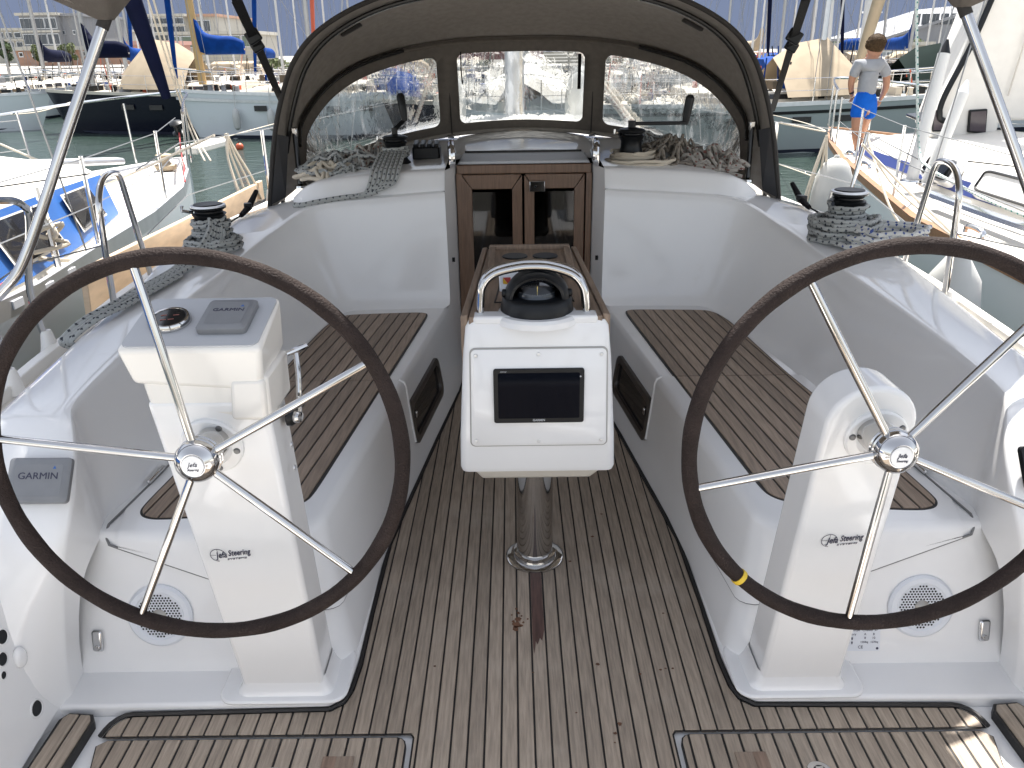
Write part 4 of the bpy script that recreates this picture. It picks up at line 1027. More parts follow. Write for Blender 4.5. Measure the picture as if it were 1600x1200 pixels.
cn = []
for t in (0, .02, .2, .4, .6, .8, .97, 1):
    row = []
    for i in range(n_):
        p = Af[i].lerp(Bf[i], t); u = abs(i/(n_-1)-.5)*2
        p = p + Vector((0, 0, .03*sin(pi*t)*(1-u**2)))
        row.append(tuple(p))
    cn.append(row)
can = M().loft(cn).build('canopy', CANV, DG, solid=.003, ang=60)
M().tube([tuple(p+Vector((0, -.004, 0))) for p in Af], .013, 8).build('edge_binding', BINDING, DG)
ins = [p + (Vector((0, 4.5, 1.0))-p).normalized()*.045 for p in Af]
M().tube([tuple(p+Vector((0, .10, 0))) for p in ins], .0125, 10).build('hood_bow', BOWS, DG)
M().tube([tuple(p+Vector((0, -.02, -.022))) for p in Bf[26:-26]], .010, 8).build('canopy_seam', CANVD, DG)
for s in (-1, 1):
    bb = [(s*p[0]*.985, p[1]-.045, p[2]-.012) for p in Bh]
    M().tube(smooth_path(bb[2:7], 6), .0125, 10).build('hood_bow', BOWS, DG)
    M().tube([(s*1.222, 4.47, 1.24), (s*1.212, 4.42, .97)], .0135, 10).build('hood_leg', BOWS, DG)
    M().lathe([(.03, 0), (.028, .012), (.012, .02)], (s*1.212, 4.42, .950), n=16).build('leg_foot', STEEL, DG)
    M().box((s*1.222, 4.47, 1.235), (.03, .03, .05)).build('bow_joint', STEEL, DG, bevel=.006)
    M().box((s*.90, 4.62, 1.735), (.12, .05, .02), (0, s*.45, 0)).build('bow_pad', BINDING, DG, bevel=.006)
    # shiny dark vinyl strip, enlarged so its black paints in the hood side's shade
    pa = [Vector((s*1.285, 4.366, 1.235)), Vector((s*1.366, 4.384, .87)), Vector((s*1.290, 4.405, .905)), Vector((s*1.235, 4.400, 1.22))]
    M().poly([tuple(p+Vector((0, -.012, 0))) for p in pa]).build('vinyl_shade_patch', mat('patch_black%d' % s, (.02, .02, .022), .3), DG, smooth=False)
# front panel with three windows
def csamp(L_, u):
    f = u*(len(L_)-1); i = min(int(f), len(L_)-2); return L_[i].lerp(L_[i+1], f-i)
def ux(xv):
    """parameter where the panel's mid height crosses x"""
    lo, hi = 0., 1.
    for _ in range(40):
        m_ = (lo+hi)/2
        if csamp(Bf, m_).lerp(csamp(Cf, m_), .5).x > xv: lo = m_
        else: hi = m_
    return lo
MT, MB = .085, .075
spans = [(ux(1.215), ux(.508)), (ux(.385), ux(-.385)), (ux(-.508), ux(-1.215))]
RW = [.045, .04, .045]
us = set(); 
Bx = [(p.x, i) for i, p in enumerate(Bf)]
for a_, b_ in spans:
    for i in range(121): us.add(a_+(b_-a_)*i/120)
    for i in range(25):
        us.add(a_+(b_-a_)*.07*(i/24)**2); us.add(b_-(b_-a_)*.07*(i/24)**2)
for i in range(81): us.add(i/80)
us = sorted(us); us = [u for k_, u in enumerate(us) if k_ == 0 or u-us[k_-1] > 1e-5]
fab = M(); wins = [M(), M(), M()]
def win_of(u):
    for k_, (a_, b_) in enumerate(spans):
        if a_-1e-7 <= u <= b_+1e-7: return k_
    return -1
cols_ = []
NR1, NR2 = 5, 26
for u in us:
    b = csamp(Bf, u); c = csamp(Cf, u); H = max(.001, (b-c).length); k_ = win_of(u)
    mt, mb = MT, MB
    if k_ >= 0:
        a_, b_ = spans[k_]; r = RW[k_]
        xm = b.lerp(c, .5).x; d1 = abs(xm-csamp(Bf, a_).lerp(csamp(Cf, a_), .5).x); d2 = abs(xm-csamp(Bf, b_).lerp(csamp(Cf, b_), .5).x)
        for dd, on in ((d1, k_ != 0), (d2, k_ != 2)):
            if on and dd < r: ex = r-sqrt(max(0, r*r-(r-dd)**2)); mt += ex; mb += ex
    if H < mt+mb+.004: mt = H*.53; mb = H*.45
    v0, v1 = mt/H, 1-mb/H
    vs_ = [v0*i/NR1 for i in range(NR1)] + [v0+(v1-v0)*i/NR2 for i in range(NR2)] + [v1+(1-v1)*i/NR1 for i in range(NR1+1)]
    cols_.append([tuple(b.lerp(c, v)) for v in vs_])
nr_ = len(cols_[0])
for m_, lo, hi, k_ in ((fab, 0, nr_-1, -1), (wins[0], NR1, NR1+NR2, 0), (wins[1], NR1, NR1+NR2, 1), (wins[2], NR1, NR1+NR2, 2)):
    vid = {}
    for i in range(len(us)-1):
        kk = win_of((us[i]+us[i+1])/2)
        for j in range(nr_-1):
            inside = kk >= 0 and NR1 <= j < NR1+NR2
            if (k_ < 0 and inside) or (k_ >= 0 and not (inside and kk == k_)): continue
            idx = []
            for a_, b_ in ((i, j), (i+1, j), (i+1, j+1), (i, j+1)):
                if (a_, b_) not in vid: vid[(a_, b_)] = len(m_.v); m_.v.append(cols_[a_][b_])
                idx.append(vid[(a_, b_)])
            m_.f.append(idx)
fab.build('front_panel', CANVD, DG, sharp=False, solid=.004)
for wm, lb in zip(wins, ('', '', '')):
    wm.build('hood_window', VINYL, DG, sharp=False)
M().tube([tuple(p+Vector((0, -.008, .012))) for p in Cf[6:-6]], .012, 8).build('hem_cord', CANV, DG)
for x in (-.445, .445):
    M().tube([(x, 5.20, 1.665), (x*.985, 5.275, 1.14)], .004, 5).build('panel_seam', BINDING, DG)
    t = M().box((x, 5.262, 1.128), (.045, .03, .02)).build('hem_turnbuckle', STEEL, DG, bevel=.006)
    M().lathe([(.012, 0), (.010, .006), (.001, .008)], (x*.92, 5.17, 1.668), (0, -1, 0), 14).build('snap_stud', STEEL, DG)
M().box((.352, 5.18, 1.50), (.020, .004, .20), (.1, 0, 0)).build('hanging_strap', STRAP, DG, smooth=False)
M().tube(smooth_path([(-.36, 5.18, 1.62), (-.362, 5.19, 1.52), (-.355, 5.18, 1.44)]), .004, 6).build('hanging_cord', STRAP, DG)

# ================================================================== BIMINI (overhead shade; only its corners and legs enter the view)
BM = thing('bimini', 'taupe bimini canopy overhead whose rear corners and steel legs frame the view', 'bimini', (0, 2.4, .75))
rows = []
for y, wx, ze, zc in ((1.93, 1.28, 1.82, 2.08), (2.08, 1.21, 1.785, 2.07), (2.30, 1.125, 1.722, 2.06), (2.55, 1.42, 1.88, 2.08), (2.9, 1.78, 1.84, 2.12), (3.6, 1.86, 1.93, 2.13), (4.1, 1.84, 1.96, 2.12), (4.45, 1.76, 1.98, 2.10), (4.95, 1.66, 2.05, 2.10)):
    rows.append([(wx*sin(a*pi/2), y, ze+(zc-ze)*cos(a*pi/2)**1.2) for a in [-1+i/10 for i in range(21)]])
M().loft(rows).build('bimini_canvas', CANV, BM, solid=.004)
for s in (-1, 1):
    leg = smooth_path([(s*1.118, 2.30, 1.715), (s*1.245, 2.22, 1.43), (s*1.385, 2.15, 1.13), (s*1.455, 2.12, 1.035), (s*1.56, 2.10, .95), (s*1.64, 2.08, .80), (s*1.65, 2.08, .62)], 7)
    lg = M().tube(leg, .0140, 14).build('bimini_leg', STEEL, BM)
    M().tube([leg[0], leg[1]], .0160, 12).build('leg_sleeve', BINDING, lg)
    M().lathe([(.035, 0), (.033, .01), (.018, .02), (.018, .06)], (s*1.65, 2.08, .61), n=18).build('leg_foot', STEEL, BM)
    M().hexa([(s*1.104, 2.28, 1.708), (s*1.132, 2.28, 1.709), (s*1.132, 2.32, 1.709), (s*1.104, 2.32, 1.708)], [(s*1.06, 2.2, 1.765), (s*1.22, 2.18, 1.765), (s*1.20, 2.38, 1.775), (s*1.06, 2.38, 1.775)]).build('corner_patch', CANVD, BM, bevel=.006)
def strap(s, label):
    a = site(365 if s < 0 else 1262, -12, 3.0); b = site(448 if s < 0 else 1206, 175, 4.75)
    S = thing('bimini_strap', label, 'strap', b, 'bimini straps')
    d = b-a; m = M(); w_ = Vector((.016, 0, .006)); t_ = Vector((0, .003, 0))
    m.hexa([a-w_-t_, a+w_-t_, a+w_+t_, a-w_+t_], [b-w_-t_, b+w_-t_, b+w_+t_, b-w_+t_]).build('strap_webbing', STRAP, S, smooth=False)
    for t, w2, h2 in ((.26, .058, .05), (.33, .052, .04)):
        p = a.lerp(b, t); M().box(p, (w2, .02, h2), (0, s*.5, 0)).build('strap_buckle', BLK, S, bevel=.006)
    e = a.lerp(b, .26); M().hexa([e-w_-t_*2, e+w_-t_*2, e+w_, e-w_], [e+d*-.22-w_*1.1-t_*3, e+d*-.22+w_*1.1-t_*3, e+d*-.22+w_*1.1-t_, e+d*-.22-w_*1.1-t_]).build('strap_tail', STRAP, S, smooth=False)
strap(-1, 'black webbing strap with buckle over the blue-covered boom'); strap(1, 'black webbing strap with buckle near the barefoot boy')

# tie-down straps at the sprayhood feet
for s in (-1, 1):
    S = thing('tie_down', ('black tie-down lanyard at the sprayhood foot by the plywood board' if s < 0 else 'black tie-down lanyard at the sprayhood foot nearest the boy'), 'strap', (s*1.50, 4.25, .80), 'sprayhood tie-downs')
    M().tube([(s*1.425, 4.33, .95), (s*1.440, 4.22, .885), (s*1.440, 4.08, .868)], [.012, .018, .012], 8).build('tie_webbing', STRAP, S)
    M().box((s*1.442, 4.21, .893), (.04, .05, .03), (0, 0, .3)).build('tie_buckle', BLK, S, bevel=.006)
    M().tube(smooth_path([(s*1.440, 4.08, .868), (s*1.45, 3.95, .862), (s*1.44, 3.82, .856)]), .004, 6).build('tie_cord', STRAP, S)

# ================================================================== WINCHES
def winch(name, label, c, r, h, group, tilt=0., body=BLK, cap=True):
    W = thing(name, label, 'winch', c, group)
    M().lathe([(r*1.35, 0), (r*1.32, h*.06), (r*1.12, h*.13), (r*.95, h*.24), (r*.86, h*.42), (r*.86, h*.58), (r*.98, h*.68), (r*1.06, h*.72)], c, n=36).build('drum', body, W)
    M().lathe([(r*1.06, h*.72), (r*1.12, h*.75), (r*.90, h*.79), (r*.90, h*.82), (r*1.14, h*.87), (r*1.16, h*.91), (r*.9, h*.95)], c, n=36).build('self_tailer', BLK, W)
    if cap:
        M().lathe([(r*1.15, h*.905), (r*1.12, h*.945), (r*.98, h*.955)], c, n=36).build('cap', ALU, W)
        M().lathe([(r*1.0, h*.94), (r*.9, h*.975), (r*.35, h), (.001, h)], c, n=36).build('cap_plate', BLK, W)
    else: M().lathe([(r*1.08, h*.905), (r*1.0, h*.95), (r*.35, h), (.001, h)], c, n=36).build('cap', BLK, W)
    M().tube([Vector(c)+Vector((-r*.9, -r*.4, h*.80)), Vector(c)+Vector((-r*1.5, -r*.7, h*.86)), Vector(c)+Vector((-r*1.45, -r*.7, h*.97))], .008, 6).build('feeder_arm', STEELR, W)
    return W
zc_ = .843
winch('winch', 'chrome-capped winch on the coaming beside the plywood board, sheet wound round it', (-1.405, 3.56, zc_-.015), .066, .195, 'coaming winches')
winch('winch', 'chrome-capped winch on the coaming beside the grey fender, wound with coiled sheet', (1.425, 3.58, zc_-.015), .068, .215, 'coaming winches')
winch('winch', 'black cabin-top winch with its handle standing upright', (-.675, 4.38, 1.075), .058, .150, 'cabin top winches', cap=False)
winch('winch', 'black cabin-top winch with its handle lying sideways', (.565, 4.36, 1.080), .064, .165, 'cabin top winches', cap=False)
H = thing('winch_crank', 'black winch handle standing upright in a cabin-top winch', 'winch handle', (-.675, 4.38, 1.225), 'winch handles')
M().tube([(-.675, 4.38, 1.215), (-.675, 4.38, 1.258)], .016, 10).build('handle_socket', BLK, H)
M().hexa([(-.690, 4.365, 1.250), (-.66, 4.365, 1.245), (-.66, 4.40, 1.245), (-.69, 4.40, 1.25)], [(-.640, 4.42, 1.295), (-.615, 4.42, 1.29), (-.615, 4.45, 1.29), (-.64, 4.45, 1.295)]).build('handle_arm', BLK, H, bevel=.004)
M().tube([(-.625, 4.43, 1.285), (-.630, 4.435, 1.33), (-.640, 4.44, 1.41), (-.642, 4.44, 1.425)], [.015, .021, .022, .012], 14).build('handle_grip', BLK, H)
H = thing('winch_crank', 'black winch handle lying sideways on a cabin-top winch with its grip up', 'winch handle', (.565, 4.36, 1.245), 'winch handles')
M().tube([(.565, 4.36, 1.235), (.565, 4.36, 1.278)], .020, 10).build('handle_socket', BLK, H)
M().box((.705, 4.37, 1.262), (.30, .026, .018)).build('handle_arm', BLK, H, bevel=.004)
M().tube([(.845, 4.375, 1.255), (.850, 4.375, 1.31), (.862, 4.375, 1.385), (.864, 4.375, 1.40)], [.016, .022, .023, .012], 14).build('handle_grip', BLK, H)
CK = thing('rope_clutch', 'black bank of rope clutches beside the upright winch handle', 'rope clutch', (-.52, 4.52, 1.08))
M().box((-.525, 4.52, 1.115), (.15, .11, .07)).build('clutch_body', BLK, CK, bevel=.010)
for i in range(4): M().box((-.58+.037*i, 4.51, 1.160), (.026, .10, .022), (.15, 0, 0)).build('clutch_lever', BLK, CK, bevel=.006)

# ================================================================== ROPES
random.seed(21)
def coil(c, r0, turns, z0, dz, rr, mtl, name, label, group=None, ex=1., ey=1., drift=(0, 0), jit=.006, tilt=0., pts_=24, n=8):
    p = []; K = int(turns*pts_)
    ph = random.random()*6
    for i in range(K):
        a = 2*pi*i/pts_+ph; t = i/max(1, K-1)
        r = r0*(1+.10*sin(a*.37+ph)) + random.uniform(-jit, jit)
        x = r*ex*cos(a); y = r*ey*sin(a)
        p.append((c[0]+x+drift[0]*t, c[1]+y+drift[1]*t, c[2]+z0+dz*t+random.uniform(-jit, jit)*.5+tilt*x))
    o = M().tube(p, rr, n).build(name, mtl); return tag(o, label, 'rope', group)
def pile(c, sx, sy, h, length, rr, mtl, label, group, n=7, loops=1):
    """a heap of slack line"""
    p = []; x, y = 0., 0.; a = random.random()*6
    for i in range(length):
        a += random.gauss(0, .55); x += .045*cos(a); y += .045*sin(a)
        if (x/sx)**2+(y/sy)**2 > 1:
            a = atan2(-y, -x)+random.uniform(-.8, .8); x *= .94; y *= .94
        u = min(1, (x/sx)**2+(y/sy)**2)
        p.append((c[0]+x, c[1]+y, c[2]+rr+(1-u)*h*random.random()**.7))
    return tag(M().tube(smooth_path(p, 3), rr, n).build('rope_pile', mtl), label, 'rope', group)
# sheets wound on the coaming winches: wraps on the drum then a hank hung off it
c = (-1.405, 3.56, zc_-.015)
coil(c, .070, 7, .020, .105, .0095, ROPEG, 'winch_wraps', 'grey flecked sheet turned round the winch beside the plywood board', jit=.009)
coil((-1.385, 3.50, zc_-.02), .095, 4, .008, .050, .0095, ROPEG, 'sheet_coil', 'grey flecked sheet coiled round the foot of the winch beside the plywood board', ex=1.1, ey=1.2, jit=.010)
hk = []
random.seed(5)
for i in range(6):
    o = i*.019; q = [(-1.385+o*.6, 3.50, .965-.010*i), (-1.375+o*.5, 3.46, .93-.012*i), (-1.395+o*.6, 3.36, .868-.008*i), (-1.455+o*.6, 3.20, .815), (-1.500+o*.6, 3.02, .796), (-1.525+o*.5, 2.86, .786)]
    pth = smooth_path(q, 5); hk += pth if i % 2 == 0 else pth[::-1]
tag(M().tube(hk, .0092, 8).build('sheet_hank', ROPEG), 'grey flecked sheet hank hanging off the winch beside the plywood board', 'rope')
pth = []
for k in range(4):
    o = .024*k; q = smooth_path([(-1.470+o, 3.14, .806), (-1.505+o, 2.98, .795), (-1.530+o*.9, 2.80, .787), (-1.560+o*.7, 2.66, .778), (-1.600+o*.5, 2.57, .735), (-1.605+o*.5, 2.60, .70)], 6); pth += q if k % 2 == 0 else q[::-1]
tag(M().tube(pth, .0088, 8).build('sheet_tail', ROPEG), 'grey flecked sheet tail lying along the coaming behind the wheel', 'rope')
c = (1.425, 3.58, zc_-.015)
coil(c, .074, 7, .03, .120, .0100, ROPEG, 'winch_wraps', 'grey flecked sheet turned round the winch beside the grey fender')
coil((1.405, 3.54, zc_-.02), .122, 8, .008, .095, .0105, ROPEG, 'sheet_coil', 'grey flecked sheet coiled round the foot of the winch beside the grey fender', ex=1.08, ey=1.12, jit=.012)
coil((1.505, 3.42, zc_-.03), .105, 7, .010, .085, .0105, ROPEB, 'sheet_coil', 'white and blue flecked sheet coil lying just outside the coaming winch', ex=1.4, ey=1., jit=.012, drift=(.05, -.02))
# cabin-top ropes
coil((-.675, 4.38, 1.075), .062, 4, .035, .05, .0085, ROPEG, 'winch_wraps', 'grey flecked line turned round the winch with the upright handle')
hk = []
for i in range(7):
    o = -.052+i*.016; e = .010*(i-3)
    q = [(-.675+o*1.05, 4.335, 1.150-.004*abs(i-3)), (-.678+o*1.25, 4.27, 1.135), (-.688+o*1.35, 4.10, 1.080), (-.700+o*1.30, 4.055, 1.030), (-.735+o*1.0, 4.035, .995+e*.3), (-.79+o*.55, 4.035, .972+e*.3), (-.86+o*.3, 4.035, .962+e*.15)]
    pth = smooth_path(q, 5); hk += pth if i % 2 == 0 else pth[::-1]
tag(M().tube(hk, .0092, 8).build('line_hank', ROPEG), 'grey flecked line hank hanging over the bulkhead below the upright winch handle', 'rope')
tag(M().tube(smooth_path([(-.735, 4.03, .985), (-.80, 4.035, .968), (-.92, 4.04, .955), (-1.04, 4.03, .938), (-1.10, 4.03, .926), (-1.16, 4.06, .920)], 6), .0125, 8).build('line_tail', ROPEG), 'grey flecked line tail running along the top of the bulkhead', 'rope')
pile((-.93, 4.42, 1.035), .29, .20, .115, 170, .0095, ROPEG, 'grey flecked rope heap on the cabin top near the upright winch handle', 'rope heaps on the cabin top')
pile((-.83, 4.48, 1.05), .20, .16, .135, 110, .0085, ROPED, 'rope heap with red flecks just left of the rope clutches', 'rope heaps on the cabin top')
pile((-1.02, 4.36, 1.01), .17, .16, .10, 90, .0105, ROPEW, 'plain cream rope heap at the outer end near the sprayhood leg', 'rope heaps on the cabin top')
coil((.565, 4.36, 1.080), .085, 4, .006, .04, .0085, ROPEW, 'line_coil', 'cream line ring at the foot of the winch with the sideways handle', ex=1.25, ey=1.0, jit=.006, drift=(.02, 0))
coil((.60, 4.30, 1.062), .150, 3, .006, .022, .0085, ROPEW, 'line_coil', 'wide cream line loop in front of the winch with the sideways handle', ex=1.1, ey=.75, jit=.008)
pile((.79, 4.44, 1.055), .23, .19, .145, 230, .0085, ROPEBR, 'brown rope heap piled under the sideways winch handle', 'rope heaps on the cabin top')
pile((.95, 4.38, 1.03), .24, .17, .12, 150, .0095, ROPED, 'red flecked rope heap right of the sideways winch handle', 'rope heaps on the cabin top')
pile((.70, 4.54, 1.06), .18, .13, .15, 110, .008, ROPEG, 'grey flecked rope heap behind the sideways winch handle', 'rope heaps on the cabin top')
tag(M().tube(smooth_path([(.86, 4.36, 1.14), (.93, 4.30, 1.08), (1.0, 4.25, 1.045), (1.08, 4.22, 1.02), (1.12, 4.2, 1.01)], 6), .0090, 8).build('line_tail', ROPED), 'red flecked line tail trailing toward the sprayhood leg', 'rope')

# ================================================================== RAILS, STANCHIONS, LIFELINES
def gate(s, label):
    Gt = thing('gate_rail', label, 'guard rail', (s*1.72, 3.3, .62), 'guard rail gates')
    p = smooth_path([(s*1.735, 3.62, .62), (s*1.725, 3.50, 1.04), (s*1.715, 3.45, 1.15), (s*1.708, 3.38, 1.178), (s*1.700, 3.28, 1.17), (s*1.690, 3.20, 1.12), (s*1.690, 3.17, 1.02), (s*1.715, 3.18, .62)], 6)
    M().tube(p, .0130, 12).build('gate_tube', STEEL, Gt)
    for y in (3.62, 3.18): M().lathe([(.030, 0), (.026, .03), (.018, .06), (.016, .07)], (s*1.725, y, .615), n=16).build('gate_foot', G2, Gt)
gate(-1, 'steel gate hoop by the plywood board and the pod pedestal'); gate(1, 'steel gate hoop by the neighbouring deck hatches')
def stanchion(c, h, label, lean=(0, 0)):
    S = thing('stanchion', label, 'stanchion', c, 'lifeline stanchions'); c = Vector(c)
    M().tube([c, c+Vector((lean[0], lean[1], h))], .0120, 10).build('stanchion_post', STEEL, S)
    M().lathe([(.036, 0), (.030, .02), (.020, .075), (.016, .085)], c, n=16).build('stanchion_base', G2, S)
    return S
PH = thing('pushpit_rail', 'steel stern rail bending over at the left photo edge behind the wheel rim', 'guard rail', (-1.775, 2.78, .615))
M().tube(smooth_path([(-1.775, 2.78, .615), (-1.790, 2.77, .85), tuple(site(46, 345, 2.72)), tuple(site(36, 322, 2.66)), tuple(site(12, 313, 2.55)), tuple(site(-70, 318, 2.2))], 6), .0125, 10).build('rail_tube', STEEL, PH)
M().lathe([(.036, 0), (.030, .02), (.020, .075), (.016, .085)], (-1.775, 2.78, .615), n=16).build('rail_foot', G2, PH)
stanchion((-1.69, 2.40, .612), .62, 'steel stanchion nearest the left photo edge', (-.05, .02))
stanchion((1.76, 2.66, .612), .62, 'steel stanchion nearest the right photo edge', (.05, .02))
stanchion((-1.84, 5.95, .625), .50, 'steel stanchion ahead of the hanging cream ropes, left side')
stanchion((1.84, 6.0, .625), .50, 'steel stanchion beside the boy, behind the grey fender')
stanchion((1.80, 4.55, .620), .56, 'steel stanchion with cream cord right of the coaming winch', (.10, .05))
ll = M()
for s in (-1, 1):
    for z in (.60, .32):
        pts = [(s*1.74, 2.4, .615+z), (s*1.82, 2.78, .615+z), (s*1.71, 3.2, .60+z)]
        M().tube(pts, .0030, 6).build('lifeline', WIREM, Y)
        M().tube([(s*1.71, 3.6, .56+z), (s*1.88, 4.55, .58+z), (s*1.84, 6.0, .525+z), (s*1.3, 8.3, .55+z), (s*.25, 10.7, .65+z)], .0030, 6).build('lifeline', WIREM, Y)
# plywood fender board outside the left rail, grey fender on the right; both hang on cream lines
FB = thing('fender_board', 'long tan plywood board hung outside the rail left of the winch', 'fender board', (-2.0, 5, .5))
b_ = M().hexa([(-2.03, 3.45, .14), (-2.00, 3.45, .14), (-1.99, 6.32, .20), (-2.02, 6.32, .20)], [(-2.03, 3.55, .735), (-2.00, 3.55, .735), (-1.99, 6.30, .720), (-2.02, 6.30, .720)])
b_.build('board_sheet', PLY, FB, smooth=False, bevel=.004)
M().box((-2.008, 6.05, .46), (.012, .012, .50)).build('board_joint', BARK, FB, smooth=False)
M().box((-1.995, 6.22, .46), (.03, .10, .54)).build('board_cleat', PLY, FB, bevel=.004)
M().tube([(-2.0, 6.3, .57), (-1.96, 5.6, .555), (-1.93, 4.9, .545)], .030, 8).build('board_fringe', BLK, FB)
RP = []
for k, (dx, dy) in enumerate(((0, 0), (.03, .05), (.05, .12), (-.05, .02), (-.02, -.08))):
    RP.append(smooth_path([(-2.12+.004*k, 6.0, 1.10), (-2.10+dx*.6, 6.0+dy*.5, .95), (-2.06+dx, 6.02+dy, .76), (-2.02+dx, 6.0+dy*1.3, .60)], 5))
ps = RP[0]+RP[1][::-1]+RP[2]+RP[3][::-1]+RP[4]
tag(M().tube(ps, .0085, 6).build('fender_line', ROPEW), 'cream lines tied to the rail holding the plywood board', 'rope')
FN = thing('fender', 'big light grey cylindrical fender hung at the rail below the boy', 'fender', (2.28, 6, .35))
M().lathe([(.03, -.42), (.09, -.40), (.125, -.30), (.150, -.15), (.152, .10), (.146, .22), (.130, .33), (.100, .41), (.070, .448), (.036, .468), (.001, .476)], (2.30, 6.0, .40), n=28).build('fender_body', FEND, FN)
M().lathe([(.020, 0), (.022, .010), (.016, .022)], (2.30, 6.0, .868), n=16).build('fender_eye', FEND, FN)
RP = []
for k, (dx, dy) in enumerate(((0, 0), (-.06, 0), (-.10, -.05), (.06, .02))):
    RP.append(smooth_path([(2.205, 6.0, 1.03), (2.20+dx*.5, 6.0+dy*.5, .85), (2.19+dx, 6.0+dy, .62), (2.17+dx, 6.0+dy, .42)], 5))
ps = RP[0]+RP[1][::-1]+RP[2]+RP[3][::-1]
tag(M().tube(ps, .009, 6).build('fender_line', ROPEW), 'cream lines tied to the rail in front of the grey fender', 'rope')
# a second fender deeper between the hulls, and its white lanyards
F2 = thing('fender', 'white fender wedged between the hulls behind the right wheel rim', 'fender', (2.12, 3.9, .2))
M().lathe([(.03, -.5), (.11, -.44), (.14, -.3), (.14, .20), (.12, .34), (.07, .42), (.045, .46), (.05, .52), (.001, .54)], (2.10, 3.82, .22), n=24).build('fender_body', mat('fender_white', (.52, .52, .50), .4), F2)
tag(M().tube(smooth_path([(1.86, 4.55, 1.12), (1.98, 4.3, .95), (2.10, 3.83, .74), (2.02, 4.4, .90), (1.90, 4.56, 1.10)], 5), .007, 6).build('fender_line', ROPEW), 'cream cord from the stanchion to the white wedged fender', 'rope')
tag(M().tube(smooth_path([(1.94, 4.70, 1.16), (1.90, 4.2, .85), (1.97, 4.0, .70)], 6), .007, 6).build('fender_line', ROPEW), 'slack cream cord hanging by the gate hoop near the teak toe rail', 'rope')
# ================================================================== NEIGHBOUR ON THE LEFT
def lerp3(a, b, t): return Vector(a).lerp(Vector(b), t)
NLX = -4.2
NLb = [(-2, 1.25), (2, 1.62), (4, 1.70), (5, 1.58), (6, 1.47), (7.2, 1.23), (8.4, .83), (9.4, .44), (10.1, .16), (10.5, .03)]
NL = thing('sailing_yacht', 'moored white yacht close on the left with a blue-striped cabin and navy furled foresail', 'sailing yacht', (NLX, 5, WATZ))
def nb(y): return interp(NLb, y)
dz = .45
M().loft([[(NLX-b, y, dz), (NLX-b*.96, y, dz-.6), (NLX-b*.8, y-.1*(y > 8), dz-1.4), (NLX+b*.8, y-.1*(y > 8), dz-1.4), (NLX+b*.96, y, dz-.6), (NLX+b, y, dz)] for y, b in NLb]).build('hull', HULLW, NL)
M().loft([[(NLX-b+.005, y, dz-.003), (NLX, y, dz+.04*min(1, b)), (NLX+b-.005, y, dz-.003)] for y, b in NLb]).build('deck', DECKW, NL)
# cabin with blue band and dark windows on the near side
cabs = []
for y, hw, h in ((-1, 1.42, .54), (3, 1.44, .54), (4.3, 1.38, .53), (5.3, 1.22, .50), (6.3, .96, .42), (7.3, .5, .14)):
    cabs.append([(NLX+hw+.10, y, dz), (NLX+hw, y, dz+h*.80), (NLX+hw*.86, y, dz+h*.97), (NLX, y, dz+h*1.22), (NLX-hw*.86, y, dz+h*.97), (NLX-hw, y, dz+h*.8), (NLX-hw-.10, y, dz)])
M().loft(cabs, caps=True).build('cabin', DECKW, NL, ang=50)
def side(y, t, off=.006):
    hw = interp([(-1, 1.42), (3, 1.44), (4.3, 1.38), (5.3, 1.22), (6.3, .96), (7.3, .5)], y); h = interp([(-1, .54), (3, .54), (4.3, .53), (5.3, .50), (6.3, .42), (7.3, .14)], y)
    return (NLX+hw+.10-.10*t+off, y, dz+h*.80*t+off)
M().loft([[side(y, t) for y in (0, 2, 3, 4.3, 5.3, 6.3)] for t in (.10, .98)]).build('blue_band', SKYBLUE, NL)
for y0, y1 in ((4.10, 4.85), (5.12, 5.85), (2.2, 3.7)):
    a = [side(y0+.10, .22, .022), side(y1+.05, .22, .022), side(y1-.10, .86, .022), side(y0, .86, .022)]
    f = M().poly(a).build('window_frame', G2, NL, smooth=False)
    c = sum((Vector(p) for p in a), Vector())/4
    M().poly([tuple(c+(Vector(p)-c)*.90+Vector((.008, 0, .006))) for p in a]).build('cabin_window', WIN, f, smooth=False)
tr = M().loft([[(NLX+nb(y)-.03, y, dz), (NLX+nb(y)-.03, y, dz+.10), (NLX+nb(y), y, dz+.10), (NLX+nb(y), y, dz)] for y in (1, 2, 3, 4, 4.6, 5, 5.6, 6, 6.6, 7.2, 7.8, 8.4, 9, 9.6)]).build('toe_rail', ALU, NL)
for y in (2.6, 2.9, 3.2, 3.5, 3.8, 4.1, 4.4):
    M().box((NLX+nb(y)+.002, y, dz+.055), (.008, .09, .045)).build('scupper', LABELM, tr, bevel=.003)
M().box((NLX+.10, 10.9, .52), (.30, 1.1, .09), (0, 0, -.06)).build('bow_platform', DECKW, NL, bevel=.02)
M().lathe([(.10, 0), (.12, .05), (.05, .08), (.05, .14), (.09, .16), (.001, .18)], (NLX+.35, 9.0, dz+.02), n=18).build('windlass', TANC, NL)
pul = M()
pul.tube(smooth_path([(NLX-.95, 8.3, 1.10), (NLX-.6, 9.3, 1.16), (NLX-.15, 10.4, 1.20), (NLX+.12, 10.5, 1.20), (NLX+.5, 9.4, 1.16), (NLX+.9, 8.3, 1.10)], 8), .014, 8)
for x, y in ((-.85, 8.5), (-.35, 9.8), (.35, 9.8), (.82, 8.5)):
    pul.tube([(NLX+x*.95, y, dz), (NLX+x, y, 1.12)], .013, 8)
pul.build('pulpit', STEELR, NL)
for y in (3.3, 5.0, 6.7):
    M().tube([(NLX+nb(y)-.06, y, dz), (NLX+nb(y)-.05, y, dz+.62)], .0125, 8).build('stanchion_post', STEELR, NL)
    M().tube([(NLX-nb(y)+.06, y, dz), (NLX-nb(y)+.05, y, dz+.62)], .0125, 8).build('stanchion_post', STEELR, NL)
